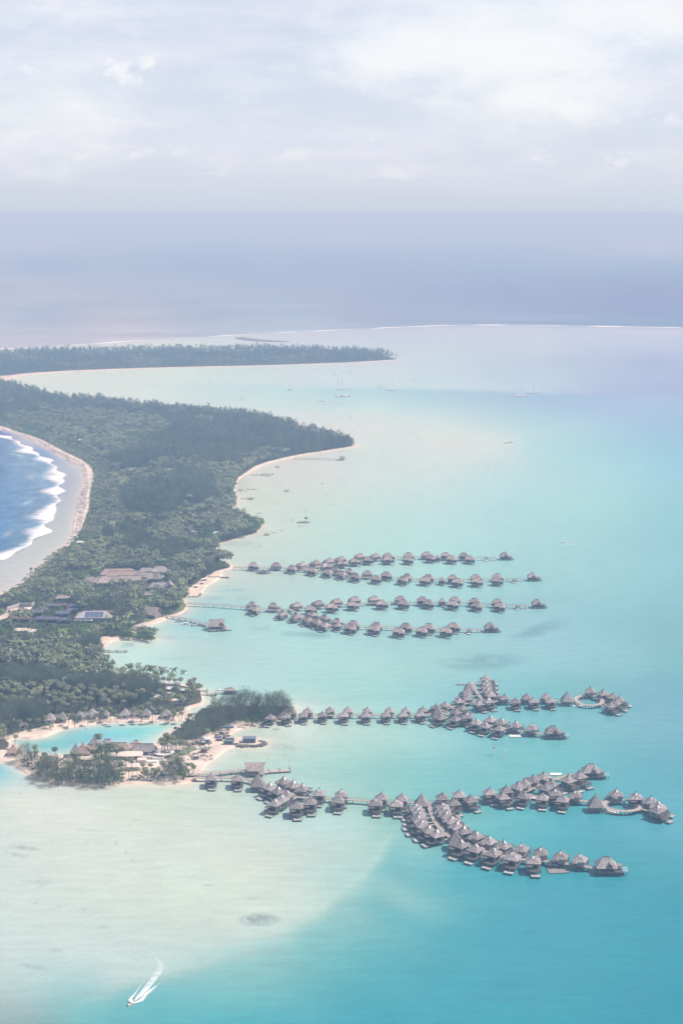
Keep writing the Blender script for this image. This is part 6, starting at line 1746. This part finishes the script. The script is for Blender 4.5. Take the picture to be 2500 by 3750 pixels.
for i, (x, y, h, lab) in enumerate(((560, 405, 14, 'grey-green ironwood in the middle of the spit neck'), (490, 425, 14, 'ironwood rising beside the channel on the spit neck'), (600, 430, 13, 'ironwood at the seaward edge of the spit neck'), (410, 500, 14, 'ironwood above the pool\'s channel end'), (450, 520, 13, 'ironwood over the pale-roofed shed'), (340, 545, 14, 'broad ironwood over the small sheds'), (300, 590, 12, 'ironwood over the parked gear beside the pool'), (380, 600, 11, 'low ironwood just behind the pale-roofed shed'), (520, 500, 12, 'ironwood above the beached blue boat'), (580, 490, 12, 'ironwood leaning over the beached blue boat'),
                     (235, 615, 11, 'ironwood at the pool end of the spit neck'), (540, 345, 12, 'ironwood on the channel bank behind the neck'), (600, 335, 13, 'ironwood on the outer channel bank'), (655, 330, 16, 'dark ironwood at the start of the headland clump'), (715, 310, 18, 'tall ironwood in the headland clump'), (775, 285, 20, 'tallest spiky ironwood of the headland clump'), (830, 300, 19, 'spiky ironwood next to the tallest of the headland clump'), (880, 330, 17, 'ironwood in the dip of the headland clump'), (930, 312, 18, 'ironwood of the headland clump toward the pier'), (985, 325, 17, 'broad ironwood of the headland clump toward the pier'), (1040, 310, 19, 'ironwood at the end of the headland before the pier'), (1090, 305, 19, 'tall ironwood right beside the first pier bungalows'), (1115, 355, 15, 'lowest outer ironwood over the pier root'), (950, 390, 13, 'ironwood in front of the headland clump'), (850, 400, 13, 'dark ironwood in front of the tallest one'), (740, 400, 14, 'dark ironwood over the narrow beach'), (690, 420, 13, 'ironwood over the upper end of the narrow beach'))):
    tree_top('iron', *Z2(x, y), h * (0.86 + 0.07 * (i % 4)), lab, G_S, 0.80)
for x, y, h, lab in ((840, 500, 6, 'glossy low tree at the end of the narrow beach'), (880, 520, 4.5, 'green bush between narrow beach and first bungalow'), (800, 510, 6, 'leafy bush under the headland ironwoods'), (910, 450, 8, 'pale dry-leaved tree behind the first shore bungalow'), (350, 475, 6, 'leafy bush on the channel bank'), (365, 800, 3, 'low bush at the corner of the green pond')):
    tree_top('round', *Z2(x, y), h, lab, G_R)
for (x, y, h, lab) in ((1018, 765, 11, 'single coconut palm on the tiny rocky islet'),):
    tree_top('palm', *Z6(x, y), h, lab, 'palm on the tiny islet')
for x, y, h, lab in ((165, 225, 3.5, 'taller shrub on the round stone islet'), (190, 232, 3, 'lower shrub on the round stone islet'), (140, 238, 2.6, 'smallest shrub on the round stone islet')):
    tree_top('round', *ZA(x, y), h, lab, 'shrubs on the round stone islet')
for x, y in ((1200, 345), (1225, 350), (1245, 345), (1060, 345), (1255, 355)):
    tree_top('palm', *Z3(x, y), 9, 'slim coconut palm on the green point by the marina quay', 'palms on the green point')
for i, (x, y) in enumerate(((1050, 385), (1090, 385), (1130, 392), (1170, 398), (1210, 402), (1245, 408), (1030, 375), (1150, 385), (1070, 378))):
    tree_top('round', *Z3(x, y), 4.5, 'leafy bush on the low green point', 'bushes on the green point')
for x, y, h in ((880, 545, 14), (925, 600, 12), (1060, 618, 14), (1010, 650, 13), (1080, 665, 12), (1270, 675, 14), (1350, 725, 12), (1390, 730, 12), (1470, 730, 13), (1440, 745, 11)):
    tree_top('palm', *Z3(x, y), h, 'tall coconut palm standing clear against the lagoon behind the grove', 'palms standing out against the lagoon')
for x, y, h in ((250, 1290, 10), (290, 1295, 9), (110, 1455, 9), (600, 1078, 8), (10, 1530, 8)):
    tree_top('palm', *Z5(x, y), h, 'stray coconut palm at the back of the windward beach', 'stray palms of the windward beach')

# the woods: a tree on every few square metres inside the traced outlines, fewer and coarser with distance
clr = np.array(CLEAR)
def wood(poly, spacing, keep=None):
    x0, y0 = poly.min(0)
    x1, y1 = poly.max(0)
    x0, y0, x1, y1 = max(x0, -1400), y0, min(x1, 1400), min(y1, 5200)
    out = []
    y = y0
    while y < y1:
        sp = spacing * (1 + max(0, y - 1200) / 5200)
        n = int((x1 - x0) / sp) + 1
        xs = x0 + (np.arange(n) + RNG.random(n)) * sp
        ys = y + (RNG.random(n) - .5) * sp
        out.append(np.stack([xs, ys], -1))
        y += sp
    P = np.vstack(out)
    P = P[inside(poly, P[:, 0], P[:, 1])]
    lim = np.abs(P[:, 0]) < (P[:, 1] * 0.222 + 60)
    P = P[lim]
    return P

def free(P):
    ok = np.ones(len(P), bool)
    for x, y, r, f in clr:
        dx, dy = P[:, 0] - x, P[:, 1] - y
        ok &= ~((dx ** 2 + dy ** 2 < r * r) | ((np.abs(dx) < r * .8) & (dy < 0) & (dy > -r - f * .75)))
    return ok

PM = np.vstack([wood(VEGS['main'], 5.0), wood(VEGS['corner'], 5.0)])
rim = []                              # the trees lean right out over the lagoon shore
for a, b in zip(VEGS['main'][12:-24], VEGS['main'][13:-23]):
    L = np.linalg.norm(b - a)
    for s in np.arange(0, L, 3.6):
        rim.append(a + (b - a) * s / max(L, 1e-6) + RNG.normal(0, .9, 2))
rim = np.array(rim)
ry_ = proj(rim[:, 0], rim[:, 1], 0.0)[1]
PM = np.vstack([PM, rim[ry_ < 2480]])
PM = PM[free(PM)]
mx, my = proj(PM[:, 0], np.maximum(PM[:, 1], 300), 0.0)
sn = fbm(PM[:, 0] / 60, PM[:, 1] / 90, 41, 3)
up_ = sst(1800, 1600, my)
ir = (sn + 0.40 * up_ - 0.20 > 0.52)
for (ex, ey, rx, ry) in ((120, 2525, 150, 26), (400, 2550, 150, 22), (560, 2566, 100, 20), (400, 2280, 80, 40), (380, 2300, 60, 30), (650, 1660, 300, 50), (1150, 1640, 160, 40), (560, 1850, 130, 70), (700, 1800, 90, 60), (620, 2040, 100, 30), (510, 2020, 60, 30)):
    ir |= (((mx - ex) / rx) ** 2 + ((my - ey) / ry) ** 2) < 1
for (ex, ey, rx, ry) in ((300, 1580, 330, 60), (330, 1800, 100, 120), (350, 1640, 160, 50), (260, 2470, 300, 30), (450, 2150, 200, 70), (100, 2600, 140, 30)):
    ir &= ~((((mx - ex) / rx) ** 2 + ((my - ey) / ry) ** 2) < 1)
PI_ = wood(VEGS['islet'], 5.6)
ox, oy = proj(PI_[:, 0], PI_[:, 1], 0.0)
gap = fbm(PM[:, 0] / 18, PM[:, 1] / 22, 55, 3)
keep = ~((gap > .70) & ~ir)
PM, ir, mx, my = PM[keep], ir[keep], mx[keep], my[keep]

dist = np.hypot(PM[:, 0], PM[:, 1])
seen = (mx > -15) & (mx < 2515)
ids_p = [i for i in np.argsort(dist) if seen[i] and not ir[i]][:300 - COUNT['palm'] - 2]
ids_i = [i for i in np.argsort(dist) if seen[i] and ir[i]][:290 - COUNT['iron']]
own = np.zeros(len(PM), bool)
def zone(i):
    x, y = mx[i], my[i]
    if y > 2620:
        return 'around the blind end of the turquoise pool'
    if y > 2570:
        return 'close behind the beach villas' if x < 480 else 'on the headland by the pool channel'
    if y > 2500:
        return 'in the grove behind the beach villas' if x < 480 else 'on the headland by the dock'
    if y > 2440:
        return 'in the middle of the palm grove north of the pool'
    return 'in the grove between the pale beach and the service yard'
for i in ids_p:
    h = 10.5 + 5.0 * RATE.random()
    tree('palm', PM[i, 0], PM[i, 1], h, 'coconut palm ' + zone(i), 'palms ' + zone(i))
    own[i] = True
for i in ids_i:
    h = 11.5 + 5.5 * RATE.random()
    tree('iron', PM[i, 0], PM[i, 1], h, 'dark ironwood tree ' + zone(i), 'ironwoods ' + zone(i), squash=.7)
    own[i] = True

def mass(name, kinds, pts, hts, tint, m, label):
    """All the farther trees of one kind as one mesh of leaf sprays, each with its own height and tone."""
    VV, FF, TT, o = [], [], [], 0
    for k, (V, Fc, h0) in enumerate(kinds):
        sel = np.nonzero(np.arange(len(pts)) % len(kinds) == k)[0]
        if not len(sel):
            continue
        V = np.array([tuple(v) for v in V], np.float32)
        Fc = np.array(Fc, np.int64)
        a = RNG.random(len(sel)) * 2 * PI
        s = hts[sel] / h0
        w = s ** .6 * (0.9 + .3 * RNG.random(len(sel)))
        X = (V[None, :, 0] * np.cos(a)[:, None] - V[None, :, 1] * np.sin(a)[:, None]) * w[:, None] + pts[sel, 0][:, None]
        Y = (V[None, :, 0] * np.sin(a)[:, None] + V[None, :, 1] * np.cos(a)[:, None]) * w[:, None] + pts[sel, 1][:, None]
        Zz = V[None, :, 2] * s[:, None] + GZ
        VV.append(np.stack([X, Y, Zz], -1).reshape(-1, 3))
        FF.append((Fc[None] + (np.arange(len(sel)) * len(V))[:, None, None]).reshape(-1, 4) + o)
        TT.append(np.repeat(tint[sel], len(V), 0))
        o += len(sel) * len(V)
    VV, FF, TT = np.vstack(VV), np.vstack(FF), np.vstack(TT)
    me = bpy.data.meshes.new(name)
    me.vertices.add(len(VV))
    me.vertices.foreach_set('co', VV.astype(np.float32).ravel())
    me.loops.add(len(FF) * 4)
    me.loops.foreach_set('vertex_index', FF.astype(np.int32).ravel())
    me.polygons.add(len(FF))
    me.polygons.foreach_set('loop_start', (np.arange(len(FF)) * 4).astype(np.int32))
    me.update(calc_edges=True)
    c = me.color_attributes.new('Tint', 'FLOAT_COLOR', 'POINT')
    c.data.foreach_set('color', np.hstack([TT, np.ones((len(TT), 1))]).astype(np.float32).ravel())
    me.materials.append(m)
    ob = bpy.data.objects.new(name, me)
    COL.objects.link(ob)
    tag(ob, label, kind='stuff')
    return len(FF)

def tints(n, base, var, pts):
    b = np.array(base)
    k = 1 + var * (RNG.random((n, 1)) - .5) * 2
    y = RNG.random((n, 1)) ** 3
    t = b * k * (1 - .6 * y) + np.array([0.20, 0.18, 0.09]) * .6 * y
    reg = fbm(pts[:, 0] / 70, pts[:, 1] / 110, 63, 3)[:, None]
    return t * (0.62 + .76 * reg)
far_palm = [(lambda r: (r[1], r[2], 13.0))(palm_parts(rg, 12.0, 12, 0, 3)) for _ in range(4)]
far_iron = [(*ironwood_parts(rg, 15.0, 4.4, 22, 6, 1.15), 15.0) for _ in range(4)]
near_d = dist < 2300
sp_ = ~ir & ~own
br_ = sp_ & (fbm(PM[:, 0] / 26, PM[:, 1] / 34, 99, 3) > .60)
sp_ &= ~br_
far_round = [(*round_parts(rg, 7.0, 3.9, 16, 7, .85), 7.0) for _ in range(3)]
edge = seg_dist(world_poly(OCEAN_VEG[2:-1]), PM[:, 0], PM[:, 1], False)
low = np.clip(edge / 34, .28, 1)
hn = fbm(PM[:, 0] / 22, PM[:, 1] / 28, 71, 3)
hp = (5.5 + 10 * hn + 5 * RNG.random(len(PM))) * np.maximum(low, .45)
hi_ = (3 + 17 * hn + 8 * RNG.random(len(PM)) ** 1.6) * np.maximum(low, .35)
nf = 0
nf += mass('palm_forest', far_palm, PM[sp_], hp[sp_], tints(sp_.sum(), (0.15, 0.18, 0.075), .65, PM[sp_]), M['palm_wood'], 'coconut palm forest covering the main island')
nf += mass('broadleaf_forest', far_round, PM[br_], (5 + 5 * RNG.random(br_.sum())) * np.maximum(low[br_], .5), tints(br_.sum(), (0.10, 0.165, 0.055), .4, PM[br_]), M['needle_wood'], 'brighter green broadleaf trees scattered through the palm forest')
si = ir & ~own
nf += mass('ironwood_forest', far_iron, PM[si], hi_[si], tints(si.sum(), (0.108, 0.138, 0.085), .4, PM[si]), M['needle_wood'], 'dark feathery ironwood forest of the main island')
k = fbm(PI_[:, 0] / 70, PI_[:, 1] / 60, 43, 3) > .42
hI = (3 + 13 * fbm(PI_[:, 0] / 24, PI_[:, 1] / 30, 73, 3) + 14 * RNG.random(len(PI_)) ** 1.5) 
nf += mass('islet_forest', far_iron, PI_[k], hI[k], tints(k.sum(), (0.10, 0.13, 0.085), .4, PI_[k]), M['needle_wood'], 'ironwood trees of the long low islet beyond the cove')
nf += mass('islet_palms_forest', far_palm, PI_[~k], hI[~k] * .85, tints((~k).sum(), (0.13, 0.16, 0.08), .5, PI_[~k]), M['palm_wood'], 'palms along the long low islet beyond the cove')
# scrub under the trees of the spit and behind the windward beach
def shrubs(name, poly, n_per, hr, label, tone):
    P = wood(poly, n_per)
    P = P[free(P)]
    f = [(*round_parts(rg, 2.0, 1.7, 8, 6, .55), 2.0) for _ in range(3)]
    if len(P):
        mass(name, f, P, hr[0] + (hr[1] - hr[0]) * RNG.random(len(P)), tints(len(P), tone, .4, P), M['needle_wood'], label)
shrubs('undergrowth', VEGS['south'], 5.2, (1.0, 2.6), 'low shrubs under the trees of the front shore', (0.06, 0.09, 0.04))
shrubs('undergrowth', VEGS['spit'], 4.2, (1.0, 3.2), 'undergrowth below the ironwoods of the spit', (0.05, 0.075, 0.035))
shrubs('beach_scrub', world_poly(scrub), 3.6, (0.8, 2.2), 'low green scrub along the back of the windward beach', (0.085, 0.12, 0.05))
print('trees', COUNT, 'wood', len(PM), len(PI_), 'faces', nf)

# ------------------------------------------------------------------ picture
SC.view_settings.view_transform = 'Standard'
SC.view_settings.look = 'None'
SC.view_settings.exposure = EXPOSURE
SC.view_settings.gamma = 1.0
SC.cycles.use_denoising = DENOISE
SC.cycles.max_bounces = 6
SC.cycles.diffuse_bounces = 3
SC.cycles.glossy_bounces = 2
SC.cycles.transparent_max_bounces = 12
SC.cycles.volume_bounces = 0
